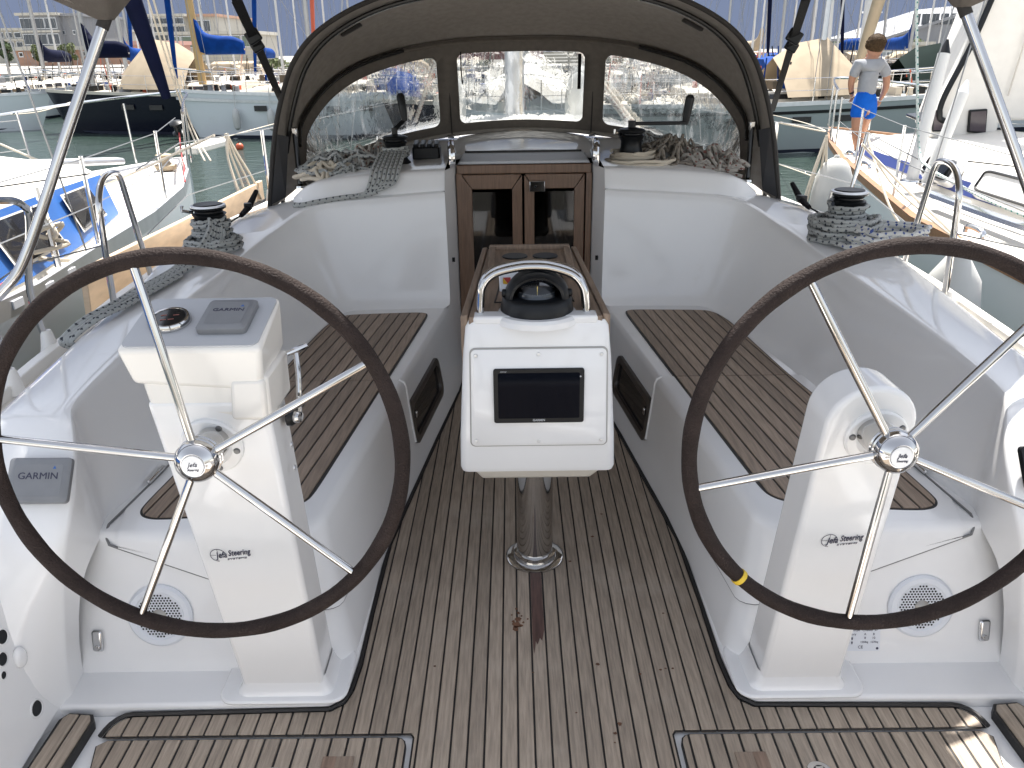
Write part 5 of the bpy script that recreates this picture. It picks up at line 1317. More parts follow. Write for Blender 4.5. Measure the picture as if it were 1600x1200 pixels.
for s in (-1, 1):
    for z in (.60, .32):
        M().tube([(NLX+s*(nb(y)-.05), y, dz+z) for y in (1, 3.3, 5, 6.7, 8.4)], .004, 5).build('lifeline', WIREM, NL)
fb_, ft_ = Vector((NLX+.02, 10.35, .72)), Vector((NLX-.06, 4.6, 13.5))
M().tube([fb_.lerp(ft_, t) for t in (.035, .06, .10, .2, .35, .6, .95)], [.055, .075, .095, .13, .155, .15, .08], 16).build('furled_foresail', NAVY, NL)
M().lathe([(.02, 0), (.075, .01), (.075, .03), (.04, .05), (.04, .12), (.075, .14), (.075, .16), (.02, .18)], fb_, (ft_-fb_), 18).build('furler_drum', BLK, NL)
M().tube([fb_+Vector((0, 0, .05)), fb_+Vector((.18, -.5, -.22)), (NLX+.55, 9.0, .52), (NLX+nb(7.5), 7.5, dz+.10)], .009, 6).build('furler_line', REDR, NL)
p1 = fb_.lerp(ft_, .30)+Vector((.16, 0, 0))
for o in (0, .07):
    M().tube(smooth_path([p1+Vector((o, 0, 0)), fb_.lerp(ft_, .16)+Vector((.20+o, -.05, 0)), fb_+Vector((.14+o*.5, -.1, .25)), Vector((NLX+.45+o, 9.9, .45))], 6), .011, 6).build('sheet', ROPEW, NL)
M().tube(smooth_path([p1+Vector((-.3, 0, .02)), p1+Vector((-.05, -.15, 0)), p1+Vector((.1, -.1, -.02))], 5), .018, 6).build('sail_tie', ROPEW, NL)
M().box(fb_.lerp(ft_, .235)+Vector((-.05, -.16, 0)), (.14, .01, .10), (.4, 0, .1)).build('sail_label', LABELM, NL, smooth=False)
M().tube([(NLX, 4.5, .9), (NLX-.06, 4.5, 14)], .08, 14).build('mast', ALU, NL)
for x, y, s in ((NLX+.95, 4.3, 1), (NLX+1.5, 4.9, 1), (NLX-1.4, 4.9, -1)):
    M().tube([(x, y, dz), (NLX, 4.6, 12.5)], .006, 5).build('shroud', WIREM, NL)
M().tube([(NLX+1.5, 4.55, dz+.05), (NLX+1.48, 4.56, .95)], .020, 8).build('rigging_screw', STEELR, NL)
tag(M().tube(smooth_path([(NLX+1.50, 4.55, .78), (NLX+1.56, 4.5, .70), (NLX+1.47, 4.6, .66), (NLX+1.55, 4.6, .74), (NLX+1.44, 4.5, .70), (NLX+1.55, 4.62, .62), (NLX+1.42, 4.4, .60), (NLX+1.5, 4.7, .50)], 6), .013, 7).build('rope_bundle', ROPEW), 'cream rope bundle knotted round the rigging foot beside the blue cabin band', 'rope')
BB = M().hexa([(NLX-.9, 4.8, .95), (NLX-.5, 4.8, .95), (NLX+.25, 8.3, .62), (NLX+.1, 8.4, .62)], [(NLX-.9, 4.8, 1.05), (NLX-.5, 4.8, 1.05), (NLX+.25, 8.3, .68), (NLX+.1, 8.4, .68)]).build('spinnaker_pole', ALU, NL, bevel=.02)
tag(M().tube(smooth_path([(NLX+nb(3)-.02, 2.6, dz+.14), (NLX+nb(3.6)-.05, 3.6, dz+.13), (NLX+nb(4.2)-.10, 4.1, dz+.16)], 5), .008, 6).build('toe_rail_line', REDR), 'red line running along the perforated toe rail of the left yacht', 'rope')
for k, (a, b) in enumerate((((-2.2, 6.0, 1.09), site(0, 340, 7.5)), (site(0, 225, 8), site(175, 275, 7.2)), (site(0, 180, 14), site(110, 160, 16)))):
    a, b = Vector(a), Vector(b)
    tag(M().tube(smooth_path([a, (a+b)/2+Vector((0, 0, -.06)), b], 8), .010, 6).build('mooring_line', ROPEW), ('thin cream line from the rail ropes across to the left yacht', 'thick cream line slanting over the bow of the left yacht', 'thin cream line near the far white hull at the left edge')[k], 'rope')

# ================================================================== NEIGHBOUR ON THE RIGHT
NRX = 4.85
NRb = [(-1, 1.7), (2, 2.05), (4.2, 2.14), (5.8, 2.03), (7.6, 1.62), (9.3, 1.22), (10.8, .78), (12.0, .36), (12.8, .05)]
NR = thing('sailing_yacht', 'moored white yacht on the right with teak toe rail, blue cabin stripe and white hood', 'sailing yacht', (NRX, 6, WATZ))
def rb(y): return interp(NRb, y)
dz2 = .45
M().loft([[(NRX-b, y, dz2), (NRX-b*.97, y, dz2-.55), (NRX-b*.85, y, dz2-1.4), (NRX+b*.85, y, dz2-1.4), (NRX+b*.97, y, dz2-.55), (NRX+b, y, dz2)] for y, b in NRb]).build('hull', HULLW, NR)
M().loft([[(NRX-b*.985-.010, y, dz2-.365), (NRX-b*.975-.012, y, dz2-.47)] for y, b in NRb]).build('hull_stripe', mat('stripe_navy', (.008, .014, .05), .35), NR)
M().loft([[(NRX-b+.005, y, dz2-.003), (NRX, y, dz2+.05*min(1, b)), (NRX+b-.005, y, dz2-.003)] for y, b in NRb]).build('deck', DECKW, NR)
for s in (-1, 1):
    M().loft([[(NRX+s*(b+.012), y, dz2-.035), (NRX+s*(b+.012), y, dz2+.03), (NRX+s*(b-.05), y, dz2+.03), (NRX+s*(b-.05), y, dz2-.02)] for y, b in NRb]).build('teak_toe_rail', mat('teak_varnished%d' % s, (.25, .125, .055), .4, var=.25, vscale=5, stretch=(2, 9, 9)), NR, ang=30)
cab = []
for y, hw, h in ((-1, 1.35, .50), (4, 1.30, .50), (6.5, 1.22, .47), (8.6, 1.02, .40), (9.8, .74, .26), (10.6, .38, .06)):
    h *= .74; cab.append([(NRX-hw-.12, y, dz2), (NRX-hw, y, dz2+h*.70), (NRX-hw*.85, y, dz2+h*.94), (NRX, y, dz2+h*1.22), (NRX+hw*.85, y, dz2+h*.94), (NRX+hw, y, dz2+h*.7), (NRX+hw+.12, y, dz2)])
M().loft(cab, caps=True).build('cabin', DECKW, NR, ang=50)
def rside(y, t, off=.006):
    hw = interp([(-1, 1.35), (4, 1.30), (6.5, 1.22), (8.6, 1.02), (9.8, .74), (10.6, .38)], y); h = .74*interp([(-1, .5), (4, .5), (6.5, .47), (8.6, .40), (9.8, .26), (10.6, .06)], y)
    return (NRX-hw-.12+.12*t-off, y, dz2+h*.70*t+off)
M().loft([[rside(y, t) for y in (2, 4, 5, 6.5, 7.6, 8.6, 9.8)] for t in (.22, .62)]).build('cabin_stripe', STRIPEB, NR)
for y0, y1, m_, nm in ((6.7, 7.35, BLKG, 'cabin_window'), (5.35, 6.35, GREYC, 'window_cover')):
    rr = rrect((y0+y1)/2, .62, y1-y0, .74, .12, 5)
    f = M().loft([[rside(y, t, .004) for y, t in rr], [rside(y, t, .05) for y, t in rr]], closed=True).poly([rside(y, t, .05) for y, t in rr]).build('port_surround', G, NR)
    r2 = rrect((y0+y1)/2, .62, (y1-y0)*.82, .58, .10, 5)
    M().poly([rside(y, t, .054) for y, t in r2]).build(nm, m_ if nm == 'cabin_window' else G2, f, smooth=False)
    M().tube([rside(y, t, .056) for y, t in r2], .010, 5, closed=True).build('port_gasket', BLK, f)
# hatch frame ahead of the mast foot
M().box((NRX-.35, 8.9, dz2+.47), (.55, .5, .03), (.10, -.1, 0)).build('deck_hatch', WIN, NR, bevel=.01)
# white hood with dark windows
Wf = [(1450, 215), (1553, 223), (1562, 189), (1760, 186), (1760, -90), (1572, -90)]
f0 = [site(x, y, 8.4) for x, y in Wf]; f1 = [p+Vector((.55, 1.5, .02)) for p in f0]
HM = M().hexa(f0, f1).build('white_hood', mat('hood_white', (.74, .71, .66), .8, var=.04, bump=.1, bscale=3), NR, smooth=False, bevel=.03)
for q in ([(1457, 172), (1474, 172), (1474, 206), (1457, 206)], [(1515, 172), (1544, 170), (1541, 209), (1512, 207)]):
    c = [site(x, y, 8.37) for x, y in q]; cc_ = sum(c, Vector())/4
    fr = M().hexa(c, [p+Vector((0, .03, 0)) for p in c]).build('hood_window_frame', BLK, HM, smooth=False, bevel=.012)
    M().poly([tuple(cc_+(p-cc_)*.84+Vector((0, -.005, 0))) for p in c]).build('hood_pane', WINP, fr, smooth=False)
a_, b_ = site(1462, 205, 8.36), site(1566, -40, 8.36)
M().tube(smooth_path([site(1480, 190, 8.36), site(1468, 182, 8.36), site(1476, 150, 8.36), site(1520, 66, 8.36), b_], 6), .028, 8).build('hood_zip', BLK, HM)
for x0, x1 in ((1592, 1640),): M().tube([site(1575, 150, 8.36), site(1640, -60, 8.36)], .008, 6).build('hood_seam', TRAY, HM)
# two white tubes standing on the side deck
for b_, t_, lbl, capm in (((1424, 283), (1475, 84), 'thick white tube with black conical cap standing by the blue stripe', BLK), ((1447, 288), (1504, 146), 'shorter white tube leaning beside the tube with the black cap', LABELM)):
    b3, t3 = site(*b_, 6.9), site(*t_, 7.05)
    T = thing('deck_tube', lbl, 'tube', b3, 'white tubes on the side deck of the right yacht')
    M().tube([b3, t3], .048, 18).build('tube_body', MASTW, T)
    M().tube([t3, t3+(t3-b3).normalized()*.11], [.048, .010], 16).build('tube_cap', capm, T)
    M().lathe([(.085, 0), (.080, .015), (.065, .02)], b3, n=18).build('tube_foot', STEELR, T)
# R rig
rf0, rf1 = Vector((NRX+.02, 12.5, .75)), Vector((NRX+.1, 6.6, 14))
M().tube([rf0.lerp(rf1, t) for t in (.03, .08, .2, .4, .9)], [.05, .075, .10, .11, .08], 14).build('furled_foresail', TANC, NR)
rp = M(); 
rp.tube(smooth_path([(NRX-.72, 10.9, 1.10), (NRX-.3, 12.2, 1.16), (NRX, 12.8, 1.18), (NRX+.3, 12.2, 1.16), (NRX+.72, 10.9, 1.10)], 8), .016, 8)
for x, y in ((-.70, 11.0), (-.3, 12.2), (.3, 12.2), (.70, 11.0)): rp.tube([(NRX+x, y, dz2), (NRX+x, y, 1.1)], .015, 8)
rp.build('pulpit', STEELR, NR)
for y in (6.7, 8.6, 10.6):
    for s in (-1, 1):
        M().tube([(NRX+s*(rb(y)-.06), y, dz2), (NRX+s*(rb(y)-.06), y, dz2+.58)], .013, 8).build('stanchion_post', STEELR, NR)
for s in (-1, 1):
    for z in (.57, .30): M().tube([(NRX+s*(rb(y)-.06), y, dz2+z) for y in (2, 4.2, 6.7, 8.6, 10.6)], .004, 5).build('lifeline', WIREM, NR)
for x, y in ((NRX-1.55, 6.6), (NRX-1.6, 7.0)): M().tube([(x, y, dz2), (NRX, 6.8, 12.5)], .006, 5).build('shroud', WIREM, NR)
for y in (5.0, 8.1, 9.0):
    M().tube(smooth_path([(NRX-rb(y)+.07, y-.10, dz2+.06), (NRX-rb(y)+.07, y-.08, dz2+.10), (NRX-rb(y)+.07, y+.08, dz2+.10), (NRX-rb(y)+.07, y+.10, dz2+.06)], 4), .018, 8).build('deck_cleat', STEELR, NR)
tag(M().tube(smooth_path([site(1432, -20, 6.8), site(1433, 110, 6.8), site(1436, 232, 6.7), site(1452, 262, 6.3), site(1500, 290, 5.8), site(1560, 320, 5.2), site(1640, 352, 4.8)], 8), .011, 8).build('rope', ROPET), 'teal flecked rope hanging straight then sagging past the gate hoop on the right', 'rope')
tag(M().tube(smooth_path([(NRX-1.7, 6.2, dz2+.10), (NRX-1.72, 5.3, dz2+.10), (NRX-1.75, 4, dz2+.12)], 5), .045, 10).build('deck_track', STEELR), 'long steel tube lying along the side deck of the right yacht', 'tube')
tag(M().tube(smooth_path([site(1330, 205, 13), site(1375, 218, 12.0), site(1440, 232, 11)], 6), .008, 6).build('rope', ROPEW), 'thin cream line lying across the foredeck behind the boy', 'rope')
tag(M().tube(smooth_path([site(1200, 178, 22), site(1250, 190, 15), site(1290, 205, 9), (1.86, 6.0, 1.12)], 6), .008, 6).build('mooring_line', ROPEW), 'thin pale line from the right rail over to the grey hull', 'rope')
tag(M().tube(smooth_path([site(1215, 256, 14), site(1255, 270, 11), site(1295, 285, 8)], 6), .008, 6).build('mooring_line', ROPEW), 'thin pale line low over the water by the grey fender', 'rope')
for k, (a, b) in enumerate((((430, 190, 26), (270, 236, 10)), ((60, 340, 6.8), (165, 250, 8.5)))):
    pass
tag(M().tube([site(438, 191, 24), site(330, 220, 14), site(285, 238, 10.6)], .012, 6).build('mooring_line', ROPEW), 'cream mooring line from the bow platform past the orange buoy', 'rope')
by = site(372, 212, 24); BU = thing('buoy', 'small round orange buoy floating before the white hull', 'buoy', (by.x, by.y, WATZ))
M().ball((by.x, by.y, WATZ+.07), .11, 18, 12).build('buoy_float', REDB, BU); M().lathe([(.02, 0), (.02, .06), (.001, .07)], (by.x, by.y, WATZ+.17), n=10).build('buoy_eye', BLK, BU)

# ================================================================== THE BOY
def skin(name, V, E, m, parent, sub=2):
    me = bpy.data.meshes.new(name); me.from_pydata([v[:3] for v in V], E, []); me.update()
    o = bpy.data.objects.new(name, me); COL.objects.link(o); me.materials.append(m)
    sk = o.modifiers.new('skin', 'SKIN'); sk.use_smooth_shade = True
    if not me.skin_vertices: me.skin_vertices.new()
    for i, v in enumerate(V):
        sv = me.skin_vertices[0].data[i]; sv.radius = (v[3], v[4] if len(v) > 4 else v[3]); sv.use_root = (i == 0)
    sb = o.modifiers.new('sub', 'SUBSURF'); sb.levels = sub; sb.render_levels = sub
    dg = bpy.context.evaluated_depsgraph_get(); ev = bpy.data.meshes.new_from_object(o.evaluated_get(dg)); ev.name = name
    bpy.data.objects.remove(o); o = bpy.data.objects.new(name, ev); COL.objects.link(o)
    if not ev.materials: ev.materials.append(m)
    if parent is not None: o.parent = parent; o.matrix_parent_inverse = winv(parent)
    return o
BY_ = 10.0; px = .00822
B0 = site(1339, 243, BY_); B0.z = .47
BOY = thing('person', 'barefoot boy in grey T-shirt and blue shorts walking forward on the right yacht', 'person', (B0.x, B0.y, .47))
def bp(x, y, d=0.): return tuple(site(x, y, BY_+d))
V = []; E = []
def addv(p, r, r2=None): V.append((*p, r, r2 or r)); return len(V)-1
pel = addv(bp(1353, 158), .10, .085)
ab = addv(bp(1356, 138), .080, .065); ch = addv(bp(1358, 116), .085, .065); nk0 = addv(bp(1361, 98, .02), .085, .07)
nk = addv(bp(1364, 90, .04), .058, .055); hd0 = addv(bp(1367, 80, .05), .092, .098); hd1 = addv(bp(1369, 68, .05), .105, .115); hd2 = addv(bp(1370, 61, .05), .060, .068)
E += [(pel, ab), (ab, ch), (ch, nk0), (nk0, nk), (nk, hd0), (hd0, hd1), (hd1, hd2)]
for side_, pts in (('r', [(1380, 101, 0, .046), (1385.5, 118, .0, .046), (1385, 135, .02, .040), (1380, 148, .05, .031), (1376, 154, .06, .026)]),
                  ('l', [(1339, 102, 0, .046), (1332.5, 119, .03, .046), (1329.5, 131, .05, .039), (1330, 143, .10, .031), (1331, 148, .12, .026)])):
    prev = nk0
    for x, y, d, r in pts:
        k = addv(bp(x, y, d), r); E.append((prev, k)); prev = k
    # hand: palm and five bent fingers
    x, y, d, _ = pts[-1]; palm = addv(bp(x-1 if side_ == 'r' else x+.5, y+4.0, d), .020, .012); E.append((prev, palm))
    globals()['hand_'+side_] = (x-1 if side_ == 'r' else x+.5, y+4., d)
for pts in ([(1344, 166, -.03, .085), (1340, 184, -.05, .075), (1338.5, 203, -.08, .058), (1338.5, 213, -.06, .060), (1339, 230, -.02, .038), (1339, 239, -.01, .034)],
            [(1357, 166, .03, .085), (1353, 183, .12, .075), (1348, 200, .22, .058), (1345, 209, .24, .060), (1342, 224, .20, .038), (1341, 231, .18, .034)]):
    prev = pel
    for x, y, d, r in pts:
        k = addv(bp(x, y, d), r); E.append((prev, k)); prev = k
    x, y, d, r = pts[-1]; h = Vector(V[prev][:3]); 
    zf = .485
    a1 = addv((h.x+.02, h.y+.02, zf+.015), .026, .022); a2 = addv((h.x+.045, h.y+.11, zf), .030, .014); a3 = addv((h.x+.055, h.y+.16, zf-.004), .022, .010)
    E += [(prev, a1), (a1, a2), (a2, a3)]
skin('body', V, E, SKIN, BOY)
for sd in ('r', 'l'):
    x, y, d = globals()['hand_'+sd]
    for k, (ox, L_) in enumerate(((-2.0, .050), (-.7, .060), (.6, .062), (1.9, .054))):
        p0 = Vector(bp(x+ox*.75, y+.5, d)); V2 = [(*p0, .0085), (*(p0+Vector((-.004, .006, -L_*.55))), .0080), (*(p0+Vector((-.016, .018, -L_*1.0))), .0065)]
        skin('finger', V2, [(0, 1), (1, 2)], SKIN, BOY, 1)
    sg = -1 if sd == 'r' else 1
    p0 = Vector(bp(x+sg*1.8, y-1.5, d)); V2 = [(*p0, .0095), (*(p0+Vector((sg*.016, -.004, -.022))), .009), (*(p0+Vector((sg*.020, -.004, -.045))), .007)]
    skin('thumb', V2, [(0, 1), (1, 2)], SKIN, BOY, 1)
V = [(*bp(1353.5, 150), .142, .105), (*bp(1354, 141), .146, .108), (*bp(1356, 127), .148, .105), (*bp(1358.5, 113), .158, .105), (*bp(1361, 102, .02), .130, .090), (*bp(1362, 93, .03), .078, .070), (*bp(1362.5, 90, .03), .066, .062),
     (*bp(1378, 101), .076), (*bp(1384, 111), .066), (*bp(1386, 121), .058), (*bp(1341, 102), .076), (*bp(1336, 112, .02), .066), (*bp(1332.5, 122, .03), .058)]
skin('t_shirt', V, [(0, 1), (1, 2), (2, 3), (3, 4), (4, 5), (5, 6), (4, 7), (7, 8), (8, 9), (4, 10), (10, 11), (11, 12)], SHIRT, BOY)
V = [(*bp(1352.5, 152), .152, .115), (*bp(1353.5, 136), .136, .100), (*bp(1344, 165, -.03), .098), (*bp(1341, 176, -.05), .096), (*bp(1340.5, 186, -.05), .094), (*bp(1359, 165, .05), .098), (*bp(1357, 176, .09), .096), (*bp(1355.5, 185, .11), .094)]
skin('shorts', V, [(0, 1), (0, 2), (2, 3), (3, 4), (0, 5), (5, 6), (6, 7)], SHORTS, BOY)
# hair: tousled cap made of short locks over the skull
hc = Vector(bp(1369, 70, .045)); random.seed(9)
hm = M(); hm.ball(hc+Vector((-.004, -.012, .010)), (.104, .108, .108), 24, 16)
for i in range(260):
    a = random.uniform(0, 2*pi); e = random.uniform(-.25, 1.5)
    d = Vector((cos(a)*cos(e), sin(a)*cos(e), sin(e)))
    if d.y > .35 and d.z < .45: continue
    if d.x > .65 and d.z < .30: continue
    p = hc + Vector((d.x*.100, d.y*.104, d.z*.106)); t = Vector((random.gauss(0, .5), random.gauss(0, .5), random.gauss(-.6, .4))); t = (t-d*t.dot(d)).normalized()
    hm.tube([p-t*.018, p+d*.008, p+t*.030+d*.002], [.011, .012, .003], 5)
hm.build('hair', HAIR, BOY)
M().ball(Vector(bp(1380.5, 74, .05)), (.012, .020, .026), 10, 8).build('ear', SKIN, BOY)
fx = Vector(bp(1378, 77, .12)); M().ball(fx, (.010, .018, .012), 8, 6).build('nose', SKIN, BOY)
for dx in (-.02, .03): M().ball(Vector(bp(1376, 73, .125))+Vector((dx, 0, 0)), .008, 8, 6).build('eye', BLK, BOY)
M().box(Vector(bp(1377, 81, .12)), (.03, .01, .006), (0, 0, -.6)).build('mouth', mat('lips', (.35, .12, .10), .5), BOY)
M().tube([bp(1330.3, 142, .095), bp(1330.6, 145.5, .105)], .029, 12).build('wristwatch', BLK, BOY)

# ================================================================== FAR BOATS
random.seed(33)
def boat(label, bow, ang, L=10., B=3.2, fb=1.15, hull=HULLW, deck=DECKC, stripe=None, mastx=.42, mast=MASTM, mr_=.08, masth=13, lean=0., boom=None, fore=None, awn=None, hood=None, clutter=60, back=True, group='yachts along the far pontoon', name='sailing_yacht', rails=True, ports=True):
    bow = Vector(bow); d = Vector((cos(ang), sin(ang), 0)); n = Vector((-d.y, d.x, 0))        # d runs from bow to stern
    if n.y > 0: n = -n                                                                        # n faces the camera
    T = thing(name, label, 'sailing yacht', (bow+d*L*.5).to_tuple()[:2]+(WATZ,), group)
    def P(t, s, z): return tuple(bow + d*(t*L) + n*s + Vector((0, 0, WATZ-bow.z+z)))
    def hb(t): return B/2*(min(1, t/.48)**.62 if t < .48 else 1-.28*((t-.48)/.52)**1.6)
    def sh(t): return fb*(1.16-.34*t+.24*t*t)
    ts = [0, .03, .08, .15, .25, .36, .48, .62, .78, .92, 1.0]
    M().loft([[P(t+.045*(1-t)*.0, -hb(t), sh(t)), P(t+.03*max(0, 1-t*3), -hb(t)*.93, sh(t)*.45), P(t+.07*max(0, 1-t*3), -hb(t)*.75, -.25), P(t+.07*max(0, 1-t*3), hb(t)*.75, -.25), P(t+.03*max(0, 1-t*3), hb(t)*.93, sh(t)*.45), P(t, hb(t), sh(t))] for t in ts], caps=True).build('hull', hull, T)
    M().loft([[P(t+.065*max(0, 1-t*3), hb(t)*.80+.012, .0), P(t+.06*max(0, 1-t*3), hb(t)*.84+.012, .10)] for t in ts]).build('boot_top', ANTIF, T)
    M().loft([[P(t, -hb(t)+.01, sh(t)-.01), P(t, 0, sh(t)+.05*min(1, hb(t))), P(t, hb(t)-.01, sh(t)-.01)] for t in ts]).build('deck', deck, T)
    M().loft([[P(t, hb(t)+.01, sh(t)-.05), P(t, hb(t)+.01, sh(t)+.05), P(t, hb(t)-.03, sh(t)+.05)] for t in ts]).build('gunwale', ALU if hull is not HULLN else deck, T)
    if stripe: M().loft([[P(t, hb(t)*.985+.012, sh(t)*.86), P(t, hb(t)*.98+.012, sh(t)*.80)] for t in ts]).build('hull_stripe', stripe, T)
    if ports:
        for t in (.30, .40, .55, .66):
            M().hexa([P(t, hb(t)*.98, sh(t)*.62), P(t+.045, hb(t+.045)*.98, sh(t)*.62), P(t+.045, hb(t+.045)*.98, sh(t)*.74), P(t, hb(t)*.98, sh(t)*.74)], [P(t, hb(t)*.985+.02, sh(t)*.62), P(t+.045, hb(t+.045)*.985+.02, sh(t)*.62), P(t+.045, hb(t+.045)*.985+.02, sh(t)*.74), P(t, hb(t)*.985+.02, sh(t)*.74)]).build('hull_port', WIN, T, smooth=False)
    # coachroof
    cs = []
    for t, w_, h in ((.24, .10, .03), (.30, .26, .18), (.45, .32, .32), (.66, .33, .38), (.68, .33, .36)):
        w2 = w_*B; cs.append([P(t, w2+.08, sh(t)), P(t, w2, sh(t)+h*.75), P(t, w2*.8, sh(t)+h), P(t, -w2*.8, sh(t)+h), P(t, -w2, sh(t)+h*.75), P(t, -w2-.08, sh(t))])
    cb = M().loft(cs, caps=True).build('coachroof', deck, T, ang=50)
    for t in (.36, .44, .52, .60):
        w2 = interp([(.30, .26), (.45, .32), (.66, .33)], t)*B; h = interp([(.3, .18), (.45, .32), (.66, .38)], t)
        M().hexa([P(t, w2+.045, sh(t)+h*.30), P(t+.05, w2+.05, sh(t)+h*.30), P(t+.05, w2+.02, sh(t)+h*.68), P(t, w2+.015, sh(t)+h*.68)], [P(t, w2+.075, sh(t)+h*.30), P(t+.05, w2+.08, sh(t)+h*.30), P(t+.05, w2+.05, sh(t)+h*.68), P(t, w2+.045, sh(t)+h*.68)]).build('cabin_window', WIN, cb, smooth=False)
    if hood:
        hs_ = []
        for t, h in ((.63, .35), (.66, .80), (.72, .92), (.76, .85)):
            hs_.append([P(t, .34*B, sh(t)+.25), P(t, .31*B, sh(t)+h*.8+.05), P(t, .18*B, sh(t)+h+.10), P(t, -.18*B, sh(t)+h+.10), P(t, -.31*B, sh(t)+h*.8+.05), P(t, -.34*B, sh(t)+.25)])
        M().loft(hs_, caps=True).build('sprayhood_cover', hood, T)
    # rig
    mb = Vector(P(mastx, 0, sh(mastx)+.2)); mt = mb + d*(lean*masth) + Vector((0, 0, masth))
    mo = M().tube([mb, mt], [mr_, mr_*.8], 12).build('mast', mast, T)
    for hh in (.40, .68):
        p = mb.lerp(mt, hh); M().tube([p+n*.75+d*.1, p, p-n*.75+d*.1], .022, 6).build('spreader', mast, mo)
        M().tube([p+d*.55, p-d*.55+Vector((0, 0, .01))], .020, 6).build('spreader', mast, mo)
    rg = M()
    for s in (-1, 1):
        rg.tube([P(mastx+.02, s*hb(mastx)*.95, sh(mastx)), mb.lerp(mt, .68)+n*s*.75, mt], .008, 4); rg.tube([P(mastx+.05, s*hb(mastx)*.9, sh(mastx)), mb.lerp(mt, .4)], .008, 4)
    rg.tube([P(.005, 0, sh(0)), mt], .008, 4)
    if back: rg.tube([P(.99, 0, sh(1)), mt], .008, 4)
    rg.tube([mb+d*.12, mt+d*.1], .010, 4)
    ro_ = rg.build('rigging', WIREM, T)
    if boom:
        cm, bl = boom; a = mb+Vector((0, 0, .95)); b = a + d*bl + Vector((0, 0, .12))
        M().tube([a, b], .06, 10).build('boom', mast, T)
        pts = [mb+d*.02+Vector((0, 0, 1.95)), a+d*.14+Vector((0, 0, .62)), a.lerp(b, .22)+Vector((0, 0, .32)), a.lerp(b, .5)+Vector((0, 0, .20)), a.lerp(b, .8)+Vector((0, 0, .14)), b+Vector((0, 0, .06))]
        sec = []
        for i, p in enumerate(smooth_path(pts, 4)):
            p = Vector(p); r = .10+.10*sin(pi*min(1, i/20.))*1.0; hgt = max(.10, (p.z-(a.z-.06)))
            sec.append([tuple(p+n*(r*cos(k)) + Vector((0, 0, (min(r*1.5, .25) if sin(k) > 0 else hgt*.98)*sin(k)))) for k in [2*pi*q/12 for q in range(12)]])
        M().loft(sec, closed=True, caps=True).build('boom_cover', cm, T)
    if fore:
        a = Vector(P(.012, 0, sh(0)+.35)); M().tube([a, a.lerp(mt, .1), a.lerp(mt, .35), a.lerp(mt, .9)], [.05, .085, .11, .06], 10).build('furled_foresail', fore, T)
    if awn:
        cm, t0, t1, zt = awn; ri = []
        for t, k in ((t0, .55), (lerp(t0, t1, .35), 1), (lerp(t0, t1, .75), .92), (t1, .70)):
            ri.append([P(t, hb(t)*.95, sh(t)+.15), P(t, hb(t)*.5, sh(t)+zt*k*.70), P(t, 0, sh(t)+zt*k), P(t, -hb(t)*.5, sh(t)+zt*k*.7), P(t, -hb(t)*.95, sh(t)+.15)])
        M().loft(ri).build('awning', cm, T, ang=30)
    if rails:
        gr_ = M()
        for s in (-1, 1):
            q = [Vector(P(t, s*(hb(t)-.05), sh(t))) for t in (.05, .16, .28, .4, .52, .64, .76, .88, .98)]
            for p in q: gr_.tube([p, p+Vector((0, 0, .60))], .014, 5)
            for z in (.58, .30): gr_.tube([p+Vector((0, 0, z)) for p in q], .007, 4)
        gr_.tube([P(.16, hb(.16)-.05, sh(.16)+.6), P(.0, .12, sh(0)+.68), P(.0, -.12, sh(0)+.68), P(.16, -hb(.16)+.05, sh(.16)+.6)], .018, 6)
        gr_.build('guard_rail', STEELR, T)
    # deck gear
    for mtl, share in ((BLK, .34), (BARK, .16), (WALLG, .16), (ROPEW, .18), (BLUEC, .08), (REDB, .08)):
        g_ = M()
        for i in range(int(clutter*share)):
            t = random.uniform(.1, .97); s = random.uniform(-.8, .8)*hb(t); z = sh(t)+(.35 if abs(s) < .3*B and .3 < t < .66 else .03)
            kk = random.random(); c0_ = Vector(P(t, s, z))
            if kk < .5: g_.lathe([(.10, 0), (.08, .06), (.07, .14), (.09, .18), (.001, .20)], c0_, n=8)
            elif kk < .8: g_.box(c0_+Vector((0, 0, .08)), (random.uniform(.1, .45), random.uniform(.1, .4), random.uniform(.08, .25)), (0, 0, random.random()*3))
            else: g_.tube([c0_, c0_+Vector((random.uniform(-.2, .2), .1, random.uniform(.4, 1.0)))], .02, 5)
        if g_.v: g_.build('deck_gear', mtl, T)['kind'] = 'stuff'
    return T, P, sh, hb
def fend_on(T, P, sh, hb, ts, m=FEND):
    for kq, t in enumerate(ts): 
        p = Vector(P(t, hb(t)+.13, sh(t)*.45))
        F = tag(M().lathe([(.03, -.34), (.10, -.28), (.12, -.1), (.12, .12), (.09, .26), (.03, .32), (.001, .34)], p, n=14).tube([p+Vector((0, 0, .33)), Vector(P(t, hb(t)-.04, sh(t)+.5))], .012, 5).build('fender', m), ('leftmost','middle','rightmost')[kq]+' of the three cream fenders on the pale hull with the wooden mast', 'fender', 'fenders on the far hulls')
def W_(px_, Y): p = site(px_, 200, Y); return Vector((p.x, Y, WATZ))
